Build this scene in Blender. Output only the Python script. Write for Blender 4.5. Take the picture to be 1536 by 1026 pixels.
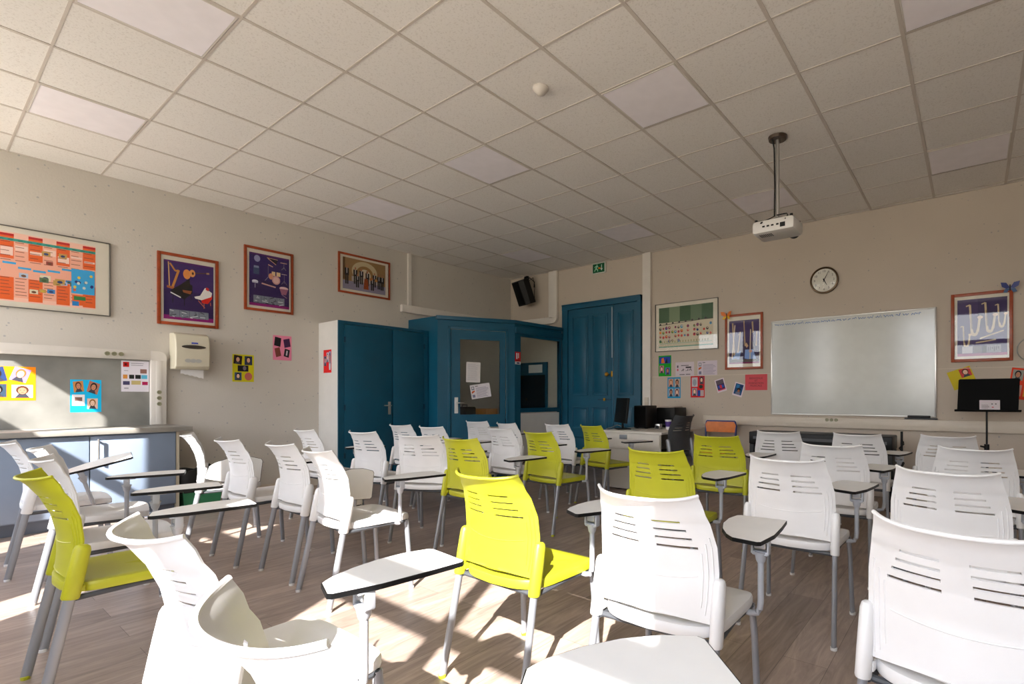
import bpy, bmesh, math, random
from mathutils import Vector, Matrix
R = math.radians
rng = random.Random(7)
scene = bpy.context.scene
for o in list(bpy.data.objects): bpy.data.objects.remove(o)
col = scene.collection

# ------------------------------------------------------------ camera, light, exposure
H = 1.12
CEIL = 3.28
cam_d = bpy.data.cameras.new('camera'); cam = bpy.data.objects.new('camera', cam_d); col.objects.link(cam)
cam.location = (6.78, -6.636, H); cam.rotation_euler = (R(90), 0, 0.6382)
cam_d.sensor_width = 36; cam_d.lens = 36 * 767.9 / 1536
cam_d.shift_x = -(888.57 - 768) / 1536; cam_d.shift_y = (597.05 - 513) / 1536
cam_d.clip_start = .05
scene.camera = cam

w = bpy.data.worlds.new('sky'); scene.world = w; w.use_nodes = True
wn = w.node_tree.nodes; wl_ = w.node_tree.links
bg = wn['Background']; bg.inputs['Strength'].default_value = 5.6
tc = wn.new('ShaderNodeTexCoord'); sep = wn.new('ShaderNodeSeparateXYZ'); rmp = wn.new('ShaderNodeValToRGB')
wl_.new(tc.outputs['Generated'], sep.inputs[0]); wl_.new(sep.outputs['Z'], rmp.inputs[0]); wl_.new(rmp.outputs[0], bg.inputs['Color'])
rmp.color_ramp.elements[0].position = 0.0; rmp.color_ramp.elements[0].color = (.62, .58, .50, 1)
rmp.color_ramp.elements[1].position = 0.06; rmp.color_ramp.elements[1].color = (.95, .97, 1.0, 1)
e = rmp.color_ramp.elements.new(0.9); e.color = (.60, .74, 1.0, 1)

SUN_AZ, SUN_TAN = 121.0, .74
sd = Vector((math.cos(R(SUN_AZ)), math.sin(R(SUN_AZ)), -SUN_TAN))
sl = bpy.data.lights.new('sun', 'SUN'); sl.energy = 12.5; sl.angle = R(.53); sl.color = (1, .97, .93)
so = bpy.data.objects.new('sun', sl); col.objects.link(so); so.rotation_euler = sd.to_track_quat('-Z', 'Y').to_euler(); so.location = (7, -12, 6)

vs = scene.view_settings
vs.view_transform = 'Standard'; vs.look = 'None'; vs.gamma = 1; vs.use_curve_mapping = False
vs.exposure = 0.86

# ------------------------------------------------------------ materials
def lin(c):
    out = []
    for v in c[:3]:
        v = v / 255.0
        out.append(v / 12.92 if v <= .04045 else ((v + .055) / 1.055) ** 2.4)
    return tuple(out) + (1,)
MATS = {}
def mat(name, c, rough=.5, metal=0, spec=.5, bump=0, bscale=200, var=0, vscale=8, coat=0, trans=0):
    if name in MATS: return MATS[name]
    m = bpy.data.materials.new(name); m.use_nodes = True; MATS[name] = m
    nt = m.node_tree; N = nt.nodes; L = nt.links; b = N['Principled BSDF']
    base = lin(c)
    b.inputs['Base Color'].default_value = base
    b.inputs['Roughness'].default_value = rough; b.inputs['Metallic'].default_value = metal
    b.inputs['Specular IOR Level'].default_value = spec; b.inputs['Coat Weight'].default_value = coat
    t = N.new('ShaderNodeTexCoord')
    n = N.new('ShaderNodeTexNoise'); n.inputs['Scale'].default_value = vscale; n.inputs['Detail'].default_value = 5
    L.new(t.outputs['Object'], n.inputs['Vector'])
    v = var if var else .03
    cr = N.new('ShaderNodeValToRGB'); cr.color_ramp.elements[0].position = .3; cr.color_ramp.elements[1].position = .7
    cr.color_ramp.elements[0].color = tuple(x * (1 - v) for x in base[:3]) + (1,)
    cr.color_ramp.elements[1].color = tuple(min(1, x * (1 + v)) for x in base[:3]) + (1,)
    L.new(n.outputs['Fac'], cr.inputs[0]); L.new(cr.outputs[0], b.inputs['Base Color'])
    if bump:
        n2 = N.new('ShaderNodeTexNoise'); n2.inputs['Scale'].default_value = bscale
        L.new(t.outputs['Object'], n2.inputs['Vector'])
        bp = N.new('ShaderNodeBump'); bp.inputs['Strength'].default_value = bump; bp.inputs['Distance'].default_value = .002
        L.new(n2.outputs['Fac'], bp.inputs['Height']); L.new(bp.outputs[0], b.inputs['Normal'])
    return m

def wall_mat(name, c):
    m = bpy.data.materials.new(name); m.use_nodes = True; nt = m.node_tree; N = nt.nodes; L = nt.links; b = N['Principled BSDF']
    b.inputs['Roughness'].default_value = .75; b.inputs['Specular IOR Level'].default_value = .25
    t = N.new('ShaderNodeTexCoord')
    base = lin(c)
    n = N.new('ShaderNodeTexNoise'); n.inputs['Scale'].default_value = 1.3; n.inputs['Detail'].default_value = 6; L.new(t.outputs['Object'], n.inputs['Vector'])
    cr = N.new('ShaderNodeValToRGB'); cr.color_ramp.elements[0].position = .3; cr.color_ramp.elements[1].position = .72
    cr.color_ramp.elements[0].color = tuple(x * .93 for x in base[:3]) + (1,); cr.color_ramp.elements[1].color = base
    L.new(n.outputs['Fac'], cr.inputs[0])
    vo = N.new('ShaderNodeTexVoronoi'); vo.inputs['Scale'].default_value = 17; vo.inputs['Randomness'].default_value = 1; L.new(t.outputs['Object'], vo.inputs['Vector'])
    # speckles: only some cells, small radius
    wn_ = N.new('ShaderNodeSeparateColor'); L.new(vo.outputs['Color'], wn_.inputs[0])
    th = N.new('ShaderNodeMath'); th.operation = 'MULTIPLY'; th.inputs[1].default_value = .20; L.new(wn_.outputs[0], th.inputs[0])
    sb = N.new('ShaderNodeMath'); sb.operation = 'SUBTRACT'; sb.inputs[1].default_value = .055; L.new(th.outputs[0], sb.inputs[0])
    lt = N.new('ShaderNodeMath'); lt.operation = 'LESS_THAN'; L.new(vo.outputs['Distance'], lt.inputs[0]); L.new(sb.outputs[0], lt.inputs[1])
    ml = N.new('ShaderNodeMath'); ml.operation = 'MULTIPLY'; ml.inputs[1].default_value = .42; L.new(lt.outputs[0], ml.inputs[0])
    mx = N.new('ShaderNodeMixRGB'); L.new(ml.outputs[0], mx.inputs[0]); L.new(cr.outputs[0], mx.inputs[1]); mx.inputs[2].default_value = lin((110, 120, 135))
    L.new(mx.outputs[0], b.inputs['Base Color'])
    n2 = N.new('ShaderNodeTexNoise'); n2.inputs['Scale'].default_value = 55; n2.inputs['Detail'].default_value = 4; L.new(t.outputs['Object'], n2.inputs['Vector'])
    bp = N.new('ShaderNodeBump'); bp.inputs['Strength'].default_value = .35; bp.inputs['Distance'].default_value = .004
    L.new(n2.outputs['Fac'], bp.inputs['Height']); L.new(bp.outputs[0], b.inputs['Normal'])
    return m

def floor_mat():
    m = bpy.data.materials.new('vinyl_planks'); m.use_nodes = True; nt = m.node_tree; N = nt.nodes; L = nt.links; b = N['Principled BSDF']
    t = N.new('ShaderNodeTexCoord')
    mp = N.new('ShaderNodeMapping'); mp.inputs['Rotation'].default_value = (0, 0, R(90)); L.new(t.outputs['Object'], mp.inputs['Vector'])
    br = N.new('ShaderNodeTexBrick'); br.inputs['Scale'].default_value = 1; br.inputs['Brick Width'].default_value = 1.2; br.inputs['Row Height'].default_value = .18
    br.inputs['Mortar Size'].default_value = .0012; br.inputs['Bias'].default_value = 0; br.offset = .37
    br.inputs['Color1'].default_value = lin((152, 135, 124)); br.inputs['Color2'].default_value = lin((180, 162, 150)); br.inputs['Mortar'].default_value = lin((112, 98, 90))
    L.new(mp.outputs[0], br.inputs['Vector'])
    mp2 = N.new('ShaderNodeMapping'); mp2.inputs['Scale'].default_value = (1.1, 8, 1); L.new(mp.outputs[0], mp2.inputs['Vector'])
    n = N.new('ShaderNodeTexNoise'); n.inputs['Scale'].default_value = 2.2; n.inputs['Detail'].default_value = 8; n.inputs['Roughness'].default_value = .65; n.inputs['Distortion'].default_value = 1.6
    L.new(mp2.outputs[0], n.inputs['Vector'])
    cr = N.new('ShaderNodeValToRGB'); cr.color_ramp.elements[0].position = .3; cr.color_ramp.elements[0].color = (.58, .56, .55, 1); cr.color_ramp.elements[1].position = .68; cr.color_ramp.elements[1].color = (1.12, 1.1, 1.08, 1)
    L.new(n.outputs['Fac'], cr.inputs[0])
    mx = N.new('ShaderNodeMixRGB'); mx.blend_type = 'MULTIPLY'; mx.inputs[0].default_value = 1
    L.new(br.outputs['Color'], mx.inputs[1]); L.new(cr.outputs[0], mx.inputs[2]); L.new(mx.outputs[0], b.inputs['Base Color'])
    b.inputs['Roughness'].default_value = .36; b.inputs['Specular IOR Level'].default_value = .45
    bp = N.new('ShaderNodeBump'); bp.inputs['Strength'].default_value = .12; bp.inputs['Distance'].default_value = .002
    L.new(n.outputs['Fac'], bp.inputs['Height']); L.new(bp.outputs[0], b.inputs['Normal'])
    return m

def tile_mat():
    m = bpy.data.materials.new('ceiling_tiles'); m.use_nodes = True; nt = m.node_tree; N = nt.nodes; L = nt.links; b = N['Principled BSDF']
    b.inputs['Roughness'].default_value = .9; b.inputs['Specular IOR Level'].default_value = .1
    t = N.new('ShaderNodeTexCoord')
    n = N.new('ShaderNodeTexNoise'); n.inputs['Scale'].default_value = 95; n.inputs['Detail'].default_value = 3; L.new(t.outputs['Object'], n.inputs['Vector'])
    cr = N.new('ShaderNodeValToRGB'); cr.color_ramp.elements[0].position = .33; cr.color_ramp.elements[1].position = .46
    cr.color_ramp.elements[0].color = lin((219, 213, 206)); cr.color_ramp.elements[1].color = lin((233, 228, 222))
    L.new(n.outputs['Fac'], cr.inputs[0]); L.new(cr.outputs[0], b.inputs['Base Color'])
    bp = N.new('ShaderNodeBump'); bp.inputs['Strength'].default_value = .3; bp.inputs['Distance'].default_value = .002
    L.new(n.outputs['Fac'], bp.inputs['Height']); L.new(bp.outputs[0], b.inputs['Normal'])
    return m

def print_mat():
    m = bpy.data.materials.new('printed_paper'); m.use_nodes = True; N = m.node_tree.nodes; L = m.node_tree.links; b = N['Principled BSDF']
    a = N.new('ShaderNodeAttribute'); a.attribute_name = 'Col'; L.new(a.outputs['Color'], b.inputs['Base Color'])
    b.inputs['Roughness'].default_value = .6; b.inputs['Specular IOR Level'].default_value = .3
    return m

def glass_mat(name, tint=(1, 1, 1, 1), rough=.02):
    m = bpy.data.materials.new(name); m.use_nodes = True; N = m.node_tree.nodes; L = m.node_tree.links
    for n_ in list(N): N.remove(n_)
    o = N.new('ShaderNodeOutputMaterial'); mx = N.new('ShaderNodeMixShader'); tr = N.new('ShaderNodeBsdfTransparent'); gl = N.new('ShaderNodeBsdfGlossy')
    fr = N.new('ShaderNodeFresnel'); fr.inputs['IOR'].default_value = 1.5
    tr.inputs[0].default_value = tint; gl.inputs['Roughness'].default_value = rough
    ge = N.new('ShaderNodeNewGeometry'); iv = N.new('ShaderNodeMath'); iv.operation = 'SUBTRACT'; iv.inputs[0].default_value = 1; L.new(ge.outputs['Backfacing'], iv.inputs[1])
    mu = N.new('ShaderNodeMath'); mu.operation = 'MULTIPLY'; L.new(fr.outputs[0], mu.inputs[0]); L.new(iv.outputs[0], mu.inputs[1]); L.new(mu.outputs[0], mx.inputs[0]); L.new(tr.outputs[0], mx.inputs[1]); L.new(gl.outputs[0], mx.inputs[2]); L.new(mx.outputs[0], o.inputs[0])
    return m

def sun_blocker_mat():  # translucent material for the added sheets that stop sun and spread fill light
    m = bpy.data.materials.new('blind_fabric'); m.use_nodes = True; N = m.node_tree.nodes; L = m.node_tree.links
    b = N['Principled BSDF']; b.inputs['Base Color'].default_value = lin((235, 228, 214)); b.inputs['Roughness'].default_value = .8
    tl = N.new('ShaderNodeBsdfTranslucent'); tl.inputs[0].default_value = (.75, .72, .66, 1)
    mx = N.new('ShaderNodeMixShader'); mx.inputs[0].default_value = .5
    L.new(b.outputs[0], mx.inputs[1]); L.new(tl.outputs[0], mx.inputs[2]); L.new(mx.outputs[0], N['Material Output'].inputs[0])
    return m

M_SUNBLOCK = sun_blocker_mat()
M_WALL = wall_mat('cream_textured_paint', (203, 196, 186))
M_WALLB = wall_mat('beige_textured_paint', (194, 181, 166))
M_FLOOR = floor_mat(); M_TILE = tile_mat(); M_PRINT = print_mat()
M_PANE = glass_mat('picture_glass'); M_GLASS = glass_mat('booth_glass', (.93, .96, .95, 1))
M_TBAR = mat('ceiling_grid_metal', (200, 190, 180), .5)
M_LED = mat('light_diffuser', (244, 238, 242), .5)
M_WHITE = mat('white_polypropylene', (219, 217, 216), .42, spec=.45, bump=.08, bscale=900)
M_LIME = mat('lime_polypropylene', (176, 176, 36), .42, spec=.45, bump=.08, bscale=900)
M_LEG = mat('silver_powder_coat', (150, 152, 158), .38, metal=.35)
M_ARM = mat('grey_tablet_arm', (168, 170, 176), .4, metal=.15)
M_LAM = mat('white_laminate', (230, 228, 225), .35)
M_BLK = mat('black_plastic', (8, 8, 9), .45, spec=.3)
M_BLKM = mat('black_matt', (6, 6, 7), .75, spec=.15)
M_DGREY = mat('dark_grey_plastic', (66, 68, 72), .5)
M_BLUE = mat('teal_blue_paint', (0, 76, 102), .42, var=.08, vscale=5, bump=.1, bscale=60)
M_BLUED = mat('dark_teal_paint', (0, 52, 74), .5)
M_GLOSSW = mat('white_melamine', (214, 210, 204), .45)
M_PVC = mat('white_pvc', (216, 209, 200), .4)
M_PVCB = mat('cream_pvc', (206, 194, 178), .45)
M_STEEL = mat('brushed_steel', (190, 188, 184), .3, metal=.9)
M_BRASS = mat('brass', (190, 140, 50), .35, metal=.9)
M_WOOD = mat('reddish_wood_frame', (150, 62, 24), .35, var=.2, vscale=20)
M_PLY = mat('orange_plywood', (206, 112, 38), .3, var=.12, vscale=14)
M_NAVY = mat('navy_tube', (24, 44, 110), .4)
M_MATB = mat('passepartout', (214, 206, 190), .8)
M_SILV = mat('thin_grey_frame', (110, 106, 100), .4, metal=.5)
M_WB = mat('whiteboard_enamel', (196, 198, 194), .16, spec=.6)
M_CTOP = mat('grey_worktop', (150, 146, 138), .4, var=.12, vscale=6)
M_CAB = mat('blue_grey_doors', (132, 146, 166), .4, var=.06, vscale=3)
M_BSPL = mat('grey_splashback', (130, 128, 122), .45, var=.25, vscale=2.5)
M_DISP = mat('ivory_plastic', (206, 198, 176), .35)
M_BIN = mat('green_plastic', (60, 140, 96), .45)
M_BAG = mat('black_bag', (14, 14, 14), .3, bump=.6, bscale=30)
M_GREEN = mat('sign_green', (0, 84, 50), .4)
M_PAPER = mat('plain_paper', (226, 222, 220), .7)
M_WIRE = mat('grey_cable', (150, 150, 145), .5)
M_PURP = mat('purple_print', (70, 40, 120), .5)
M_ORBOX = mat('cardboard', (180, 120, 60), .7)

# ------------------------------------------------------------ helpers
def obj(name, me, parent=None, loc=(0, 0, 0), rot=(0, 0, 0)):
    o = bpy.data.objects.new(name, me); col.objects.link(o)
    o.location = loc; o.rotation_euler = rot
    if parent: o.parent = parent
    return o
def tag(o, label=None, cat=None, group=None, kind=None):
    if label: o['label'] = label
    if cat: o['category'] = cat
    if group: o['group'] = group
    if kind: o['kind'] = kind
    return o
def thing(name, label, cat, loc=(0, 0, 0), rz=0, group=None):
    o = bpy.data.objects.new(name, None); col.objects.link(o); o.empty_display_size = .05
    o.location = loc; o.rotation_euler = (0, 0, rz)
    return tag(o, label, cat, group)

class MB:
    def __init__(s): s.bm = bmesh.new(); s.mats = []
    def mi(s, m):
        if m is None: return 0
        if m not in s.mats: s.mats.append(m)
        return s.mats.index(m)
    def box(s, a, b, m=None, bevel=0, rot=None, piv=None):
        r = bmesh.ops.create_cube(s.bm, size=1)
        vs_ = r['verts']; c = [(a[i] + b[i]) / 2 for i in range(3)]; d = [abs(b[i] - a[i]) for i in range(3)]
        for v in vs_: v.co = Vector((v.co.x * d[0] + c[0], v.co.y * d[1] + c[1], v.co.z * d[2] + c[2]))
        fs = set(f for v in vs_ for f in v.link_faces)
        if bevel:
            es = list(set(e for v in vs_ for e in v.link_edges))
            rr = bmesh.ops.bevel(s.bm, geom=es, offset=bevel, segments=2, affect='EDGES', profile=.5)
            fs = set(rr['faces']) | set(f for f in fs if f.is_valid); vs_ = list(set(v for f in fs for v in f.verts))
        if rot is not None:
            bmesh.ops.rotate(s.bm, verts=list(vs_), cent=piv or c, matrix=rot)
        k = s.mi(m)
        for f in fs: f.material_index = k
        return vs_
    def poly(s, pts, m=None):
        f = s.bm.faces.new([s.bm.verts.new(p) for p in pts]); f.material_index = s.mi(m); return f
    def prism(s, pts, vec, m=None, m_side=None):
        a = [s.bm.verts.new(p) for p in pts]; b = [s.bm.verts.new(Vector(p) + Vector(vec)) for p in pts]
        n = len(pts); k = s.mi(m); k2 = s.mi(m_side) if m_side else k
        f = s.bm.faces.new(a); f.material_index = k; f = s.bm.faces.new(b[::-1]); f.material_index = k
        for i in range(n):
            f = s.bm.faces.new([a[i], b[i], b[(i + 1) % n], a[(i + 1) % n]]); f.material_index = k2
    def tube(s, pts, r, m=None, seg=10, ry=None, cap=True, up=(0, 0, 1)):
        pts = [Vector(p) for p in pts]; n = len(pts); rings = []; k = s.mi(m)
        rs = r if isinstance(r, (list, tuple)) else [r] * n
        for i, p in enumerate(pts):
            t = (pts[min(i + 1, n - 1)] - pts[max(i - 1, 0)]).normalized()
            u = Vector(up)
            if abs(t.dot(u)) > .95: u = Vector((0, 1, 0))
            x = t.cross(u).normalized(); y = x.cross(t).normalized()
            rr = rs[i]; r2 = rr if ry is None else ry * rr / rs[0]
            rings.append([s.bm.verts.new(p + x * math.cos(2 * math.pi * j / seg) * rr + y * math.sin(2 * math.pi * j / seg) * r2) for j in range(seg)])
        for i in range(n - 1):
            for j in range(seg):
                f = s.bm.faces.new([rings[i][j], rings[i][(j + 1) % seg], rings[i + 1][(j + 1) % seg], rings[i + 1][j]]); f.material_index = k
        if cap:
            f = s.bm.faces.new(rings[0][::-1]); f.material_index = k; f = s.bm.faces.new(rings[-1]); f.material_index = k
    def lathe(s, prof, c, m=None, seg=24, axis='z'):
        rings = []; k = s.mi(m)
        for (r, z) in prof:
            ring = []
            for j in range(seg):
                a = 2 * math.pi * j / seg
                if axis == 'z': p = (c[0] + r * math.cos(a), c[1] + r * math.sin(a), c[2] + z)
                else: p = (c[0] + r * math.cos(a), c[1] + z, c[2] + r * math.sin(a))
                ring.append(s.bm.verts.new(p))
            rings.append(ring)
        for i in range(len(rings) - 1):
            for j in range(seg):
                f = s.bm.faces.new([rings[i][j], rings[i][(j + 1) % seg], rings[i + 1][(j + 1) % seg], rings[i + 1][j]]); f.material_index = k
        f = s.bm.faces.new(rings[0][::-1]); f.material_index = k
        f = s.bm.faces.new(rings[-1]); f.material_index = k
    def mesh(s, name, mats=None, smooth=True, ang=38):
        bmesh.ops.remove_doubles(s.bm, verts=s.bm.verts, dist=1e-6)
        bmesh.ops.recalc_face_normals(s.bm, faces=s.bm.faces)
        if smooth:
            for f in s.bm.faces: f.smooth = True
            for e_ in s.bm.edges:
                if len(e_.link_faces) == 2 and e_.calc_face_angle(0) > R(ang): e_.smooth = False
        me = bpy.data.meshes.new(name); s.bm.to_mesh(me); s.bm.free()
        for m in (mats or s.mats): me.materials.append(m)
        return me
def part(name, fn, parent=None, loc=(0, 0, 0), rot=(0, 0, 0), smooth=True):
    b = MB(); fn(b); return obj(name, b.mesh(name, smooth=smooth), parent, loc, rot)
def boxo(name, a, b, m, parent=None, bevel=0, **k):
    return part(name, lambda q: q.box(a, b, m, bevel), parent, **k)

# ------------------------------------------------------------ room shell
XR, YF = 9.2, -7.8
def struct(o): o['kind'] = 'structure'; return o
struct(boxo('floor', (-.3, YF - .3, -.1), (XR + .3, .3, 0), M_FLOOR))
struct(boxo('ceiling', (-.3, YF - .3, CEIL), (XR + .3, .3, CEIL + .1), M_TILE))
struct(boxo('wall_left', (-.2, YF, 0), (0, 0, CEIL), M_WALL))
struct(boxo('wall_back', (-.2, 0, 0), (XR + .2, .2, CEIL), M_WALLB))
struct(boxo('wall_right', (XR, YF, 0), (XR + .2, 0, CEIL), M_WALL))
def grid(b):
    x = .45
    while x < XR:
        b.box((x - .011, YF, CEIL - .004), (x + .011, 0, CEIL), M_TBAR); x += .6
    y = -.09
    while y > YF:
        b.box((0, y - .007, CEIL - .003), (XR, y + .007, CEIL), M_TBAR); y -= .6
    b.box((0, YF, CEIL - .004), (.02, 0, CEIL), M_TBAR); b.box((0, -.02, CEIL - .004), (XR, 0, CEIL), M_TBAR)
struct(part('trim_1', grid))
# window wall behind the camera: openings give the daylight and the sun patches
HEAD = 3.06
WIN = [(.05, 2.2, .95), (3.38, 5.16, .95), (5.41, 7.60, .95), (7.85, 8.95, .95)]
def fwall(b):
    t = .12
    b.box((-.2, YF - t, 0), (XR + .2, YF, .95), M_WALL); b.box((-.2, YF - t, HEAD), (XR + .2, YF, CEIL), M_WALL)
    xs = [-.2] + [v for a in WIN for v in a[:2]] + [XR + .2]
    for i in range(0, len(xs), 2): b.box((xs[i], YF - t, .95), (xs[i + 1], YF, HEAD), M_WALL)
struct(part('wall_front', fwall))
MULL = {0: [(1.47, 1.75)], 1: [(4.2, 4.3)], 2: [(6.36, 6.46)], 3: [(8.36, 8.44)]}
for i, (a, b_, z0) in enumerate(WIN):
    def fr(b, a=a, b_=b_, z0=z0, i=i):
        y0, y1 = YF - .09, YF - .05
        for q in MULL[i]: b.box((q[0], y0, z0), (q[1], y1, HEAD), M_PVC)
        b.box((a, y0, 2.33), (b_, y1, 2.43), M_PVC)
        b.box((a, y0, z0), (a + .04, y1, HEAD), M_PVC); b.box((b_ - .04, y0, z0), (b_, y1, HEAD), M_PVC)
        b.box((a, y0, z0), (b_, y1, z0 + .05), M_PVC); b.box((a, y0, HEAD - .03), (b_, y1, HEAD), M_PVC)
    wo = struct(part('window_%d' % (i + 1), fr))
    if i in (1, 3): boxo('window_blind', (3.76 if i == 1 else a, YF - .045, 1.0), (b_, YF - .042, HEAD), M_SUNBLOCK, wo)  # added out of view: sheets that cut the sun beam and give diffuse fill
# back wall faint joint line and baseboards
struct(boxo('trim_2', (2.96, -.004, 1.43), (XR, 0, 1.436), M_PVCB))
struct(boxo('baseboard_back', (2.96, -.014, 0), (XR, 0, .09), M_PVCB))
struct(boxo('baseboard_left', (0, -4.9, 0), (.014, -3.45, .09), M_PVCB))
struct(boxo('trim_3', (2.825, -.05, 0), (2.96, 0, CEIL), M_PVC))
struct(boxo('trim_4', (0, -2.14, 2.5), (.03, -2.085, CEIL), M_PVC))

# ------------------------------------------------------------ blue double door on the back wall
def door_frame(b):
    b.box((1.27, -.06, 0), (1.385, 0, 2.67), M_BLUE); b.box((2.735, -.06, 0), (2.80, 0, 2.67), M_BLUE)
    b.box((1.27, -.065, 2.58), (2.80, 0, 2.67), M_BLUE); b.box((1.27, -.075, 2.645), (2.80, 0, 2.67), M_BLUE, .004)
door = struct(part('door_1', door_frame))
def leaf(x0, x1, cols):
    def f(b):
        b.box((x0, -.035, .01), (x1, -.002, 2.575), M_BLUE)
        for (a, c) in cols:
            for (z0, z1) in ((1.16, 2.46), (.62, .98), (.14, .5)):
                for bx in (((a, z1 - .02), (c, z1)), ((a, z0), (c, z0 + .02)), ((a, z0), (a + .02, z1)), ((c - .02, z0), (c, z1))):
                    b.box((bx[0][0], -.047, bx[0][1]), (bx[1][0], -.035, bx[1][1]), M_BLUE, .004)
                b.box((a + .045, -.040, z0 + .045), (c - .045, -.035, z1 - .045), M_BLUE, .002)
    return f
lf = part('door_leaf', leaf(1.39, 2.255, [(1.47, 1.80), (1.88, 2.19)]), door)
lf2 = part('door_leaf', leaf(2.30, 2.73, [(2.37, 2.66)]), door)
boxo('cover_strip', (2.255, -.045, .01), (2.30, -.035, 2.57), M_BLUE, door, .004)
boxo('worn_edge', (2.268, -.0455, 1.75), (2.276, -.045, 2.54), M_PAPER, door)
part('door_knob', lambda b: (b.lathe([(.012, 0), (.012, -.04), (.03, -.05), (.034, -.07), (.02, -.085)], (2.205, -.035, 1.49), M_BRASS, 16, 'y'), b.box((2.255, -.055, 1.45), (2.285, -.045, 1.54), M_BRASS, .004)), door)
part('door_lock', lambda b: (b.box((2.11, -.06, 1.075), (2.145, -.035, 1.12), M_BRASS, .006), b.box((2.0, -.045, 1.085), (2.255, -.035, 1.105), M_BLUED)), door)

# ------------------------------------------------------------ printed sheets and posters
def circ(cx, cy, rx, ry, n=14): return [(cx + rx * math.cos(2 * math.pi * i / n), cy + ry * math.sin(2 * math.pi * i / n)) for i in range(n)]
def rect(x0, y0, x1, y1, ang=0):
    cx, cy = (x0 + x1) / 2, (y0 + y1) / 2; o = []
    for x, y in ((x0, y0), (x1, y0), (x1, y1), (x0, y1)):
        dx, dy = x - cx, y - cy; o.append((cx + dx * math.cos(ang) - dy * math.sin(ang), cy + dx * math.sin(ang) + dy * math.cos(ang)))
    return o
def sheet_mesh(name, w_, h_, bgc, items, th=.0006):
    """vertical sheet facing -Y, origin at its lower left corner"""
    bm = bmesh.new(); lay = bm.loops.layers.float_color.new('Col')
    def addf(pts, c):
        f = bm.faces.new([bm.verts.new(p) for p in pts]); cc = lin(c)
        for l in f.loops: l[lay] = cc
    # backing sheet with thickness
    P = [(0, 0), (w_, 0), (w_, h_), (0, h_)]
    addf([(x, -th, z) for x, z in P], bgc); addf([(x, 0, z) for x, z in P[::-1]], bgc)
    for i in range(4):
        a, c = P[i], P[(i + 1) % 4]; addf([(a[0], -th, a[1]), (a[0], 0, a[1]), (c[0], 0, c[1]), (c[0], -th, c[1])], bgc)
    done = []
    for pts, c in items:
        xs = [p[0] for p in pts]; ys = [p[1] for p in pts]; bb = (min(xs), min(ys), max(xs), max(ys))
        k = 1 + max([d[1] for d in done if d[0][0] < bb[2] and bb[0] < d[0][2] and d[0][1] < bb[3] and bb[1] < d[0][3]], default=0)
        done.append((bb, k)); addf([(px * w_, -th - k * .0003, pz * h_) for px, pz in pts], c)
    me = bpy.data.meshes.new(name); bm.to_mesh(me); bm.free(); me.materials.append(M_PRINT); return me
def ln(x0, y0, x1, y1, t, c):
    d = Vector((x1 - x0, y1 - y0)); n = Vector((-d.y, d.x)).normalized() * t / 2
    return ([(x0 - n.x, y0 - n.y), (x1 - n.x, y1 - n.y), (x1 + n.x, y1 + n.y), (x0 + n.x, y0 + n.y)], c)
def lines(x0, x1, y0, y1, n, c=(90, 90, 100), t=.006):
    o = []
    for i in range(n):
        y = y1 - (y1 - y0) * i / max(1, n - 1); o.append((rect(x0, y - t, x0 + (x1 - x0) * rng.uniform(.7, 1), y + t), c))
    return o
def portrait(x0, y0, x1, y1, bgc, skin, hair, ang=0, shirt=(60, 60, 70)):
    cx, cy = (x0 + x1) / 2, (y0 + y1) / 2; w2, h2 = (x1 - x0), (y1 - y0)
    def rt(pts):
        o = []
        for x, y in pts:
            dx, dy = x - cx, y - cy; o.append((cx + dx * math.cos(ang) - dy * math.sin(ang), cy + dx * math.sin(ang) + dy * math.cos(ang)))
        return o
    o = [(rt(rect(x0, y0, x1, y1)), bgc)]
    o.append((rt([(x0 + w2 * .15, y0), (x1 - w2 * .15, y0), (cx + w2 * .15, cy - h2 * .15), (cx - w2 * .15, cy - h2 * .15)]), shirt))
    o.append((rt(circ(cx, cy + h2 * .10, w2 * .31, h2 * .34)), hair))
    o.append((rt(circ(cx, cy + h2 * .04, w2 * .21, h2 * .26)), skin))
    for s in (-1, 1): o.append((rt(rect(cx + s * w2 * .09 - w2 * .03, cy + h2 * .07, cx + s * w2 * .09 + w2 * .03, cy + h2 * .10)), (40, 30, 30)))
    o.append((rt(rect(cx - w2 * .06, cy - h2 * .10, cx + w2 * .06, cy - h2 * .07)), (150, 60, 60)))
    return o
def onwall(o, wall, a, z, off=.001):
    """a: left edge coordinate along the wall as seen from the room"""
    if wall == 'L': o.location = (off, a, z); o.rotation_euler = (0, 0, R(90))
    elif wall == 'B': o.location = (a, -off, z); o.rotation_euler = (0, 0, 0)
    return o
def sheet(name, wall, a0, z0, w_, h_, bgc, items, label, cat, group=None, tilt=0, off=.001):
    o = obj(name, sheet_mesh(name, w_, h_, bgc, items)); onwall(o, wall, a0, z0, off)
    if tilt:
        o.rotation_euler = (0, tilt, 0) if wall == 'B' else (tilt, 0, R(90))
        if wall == 'L': o.rotation_euler = (Matrix.Rotation(R(90), 3, 'Z') @ Matrix.Rotation(tilt, 3, 'Y')).to_euler()
    return tag(o, label, cat, group)
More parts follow.
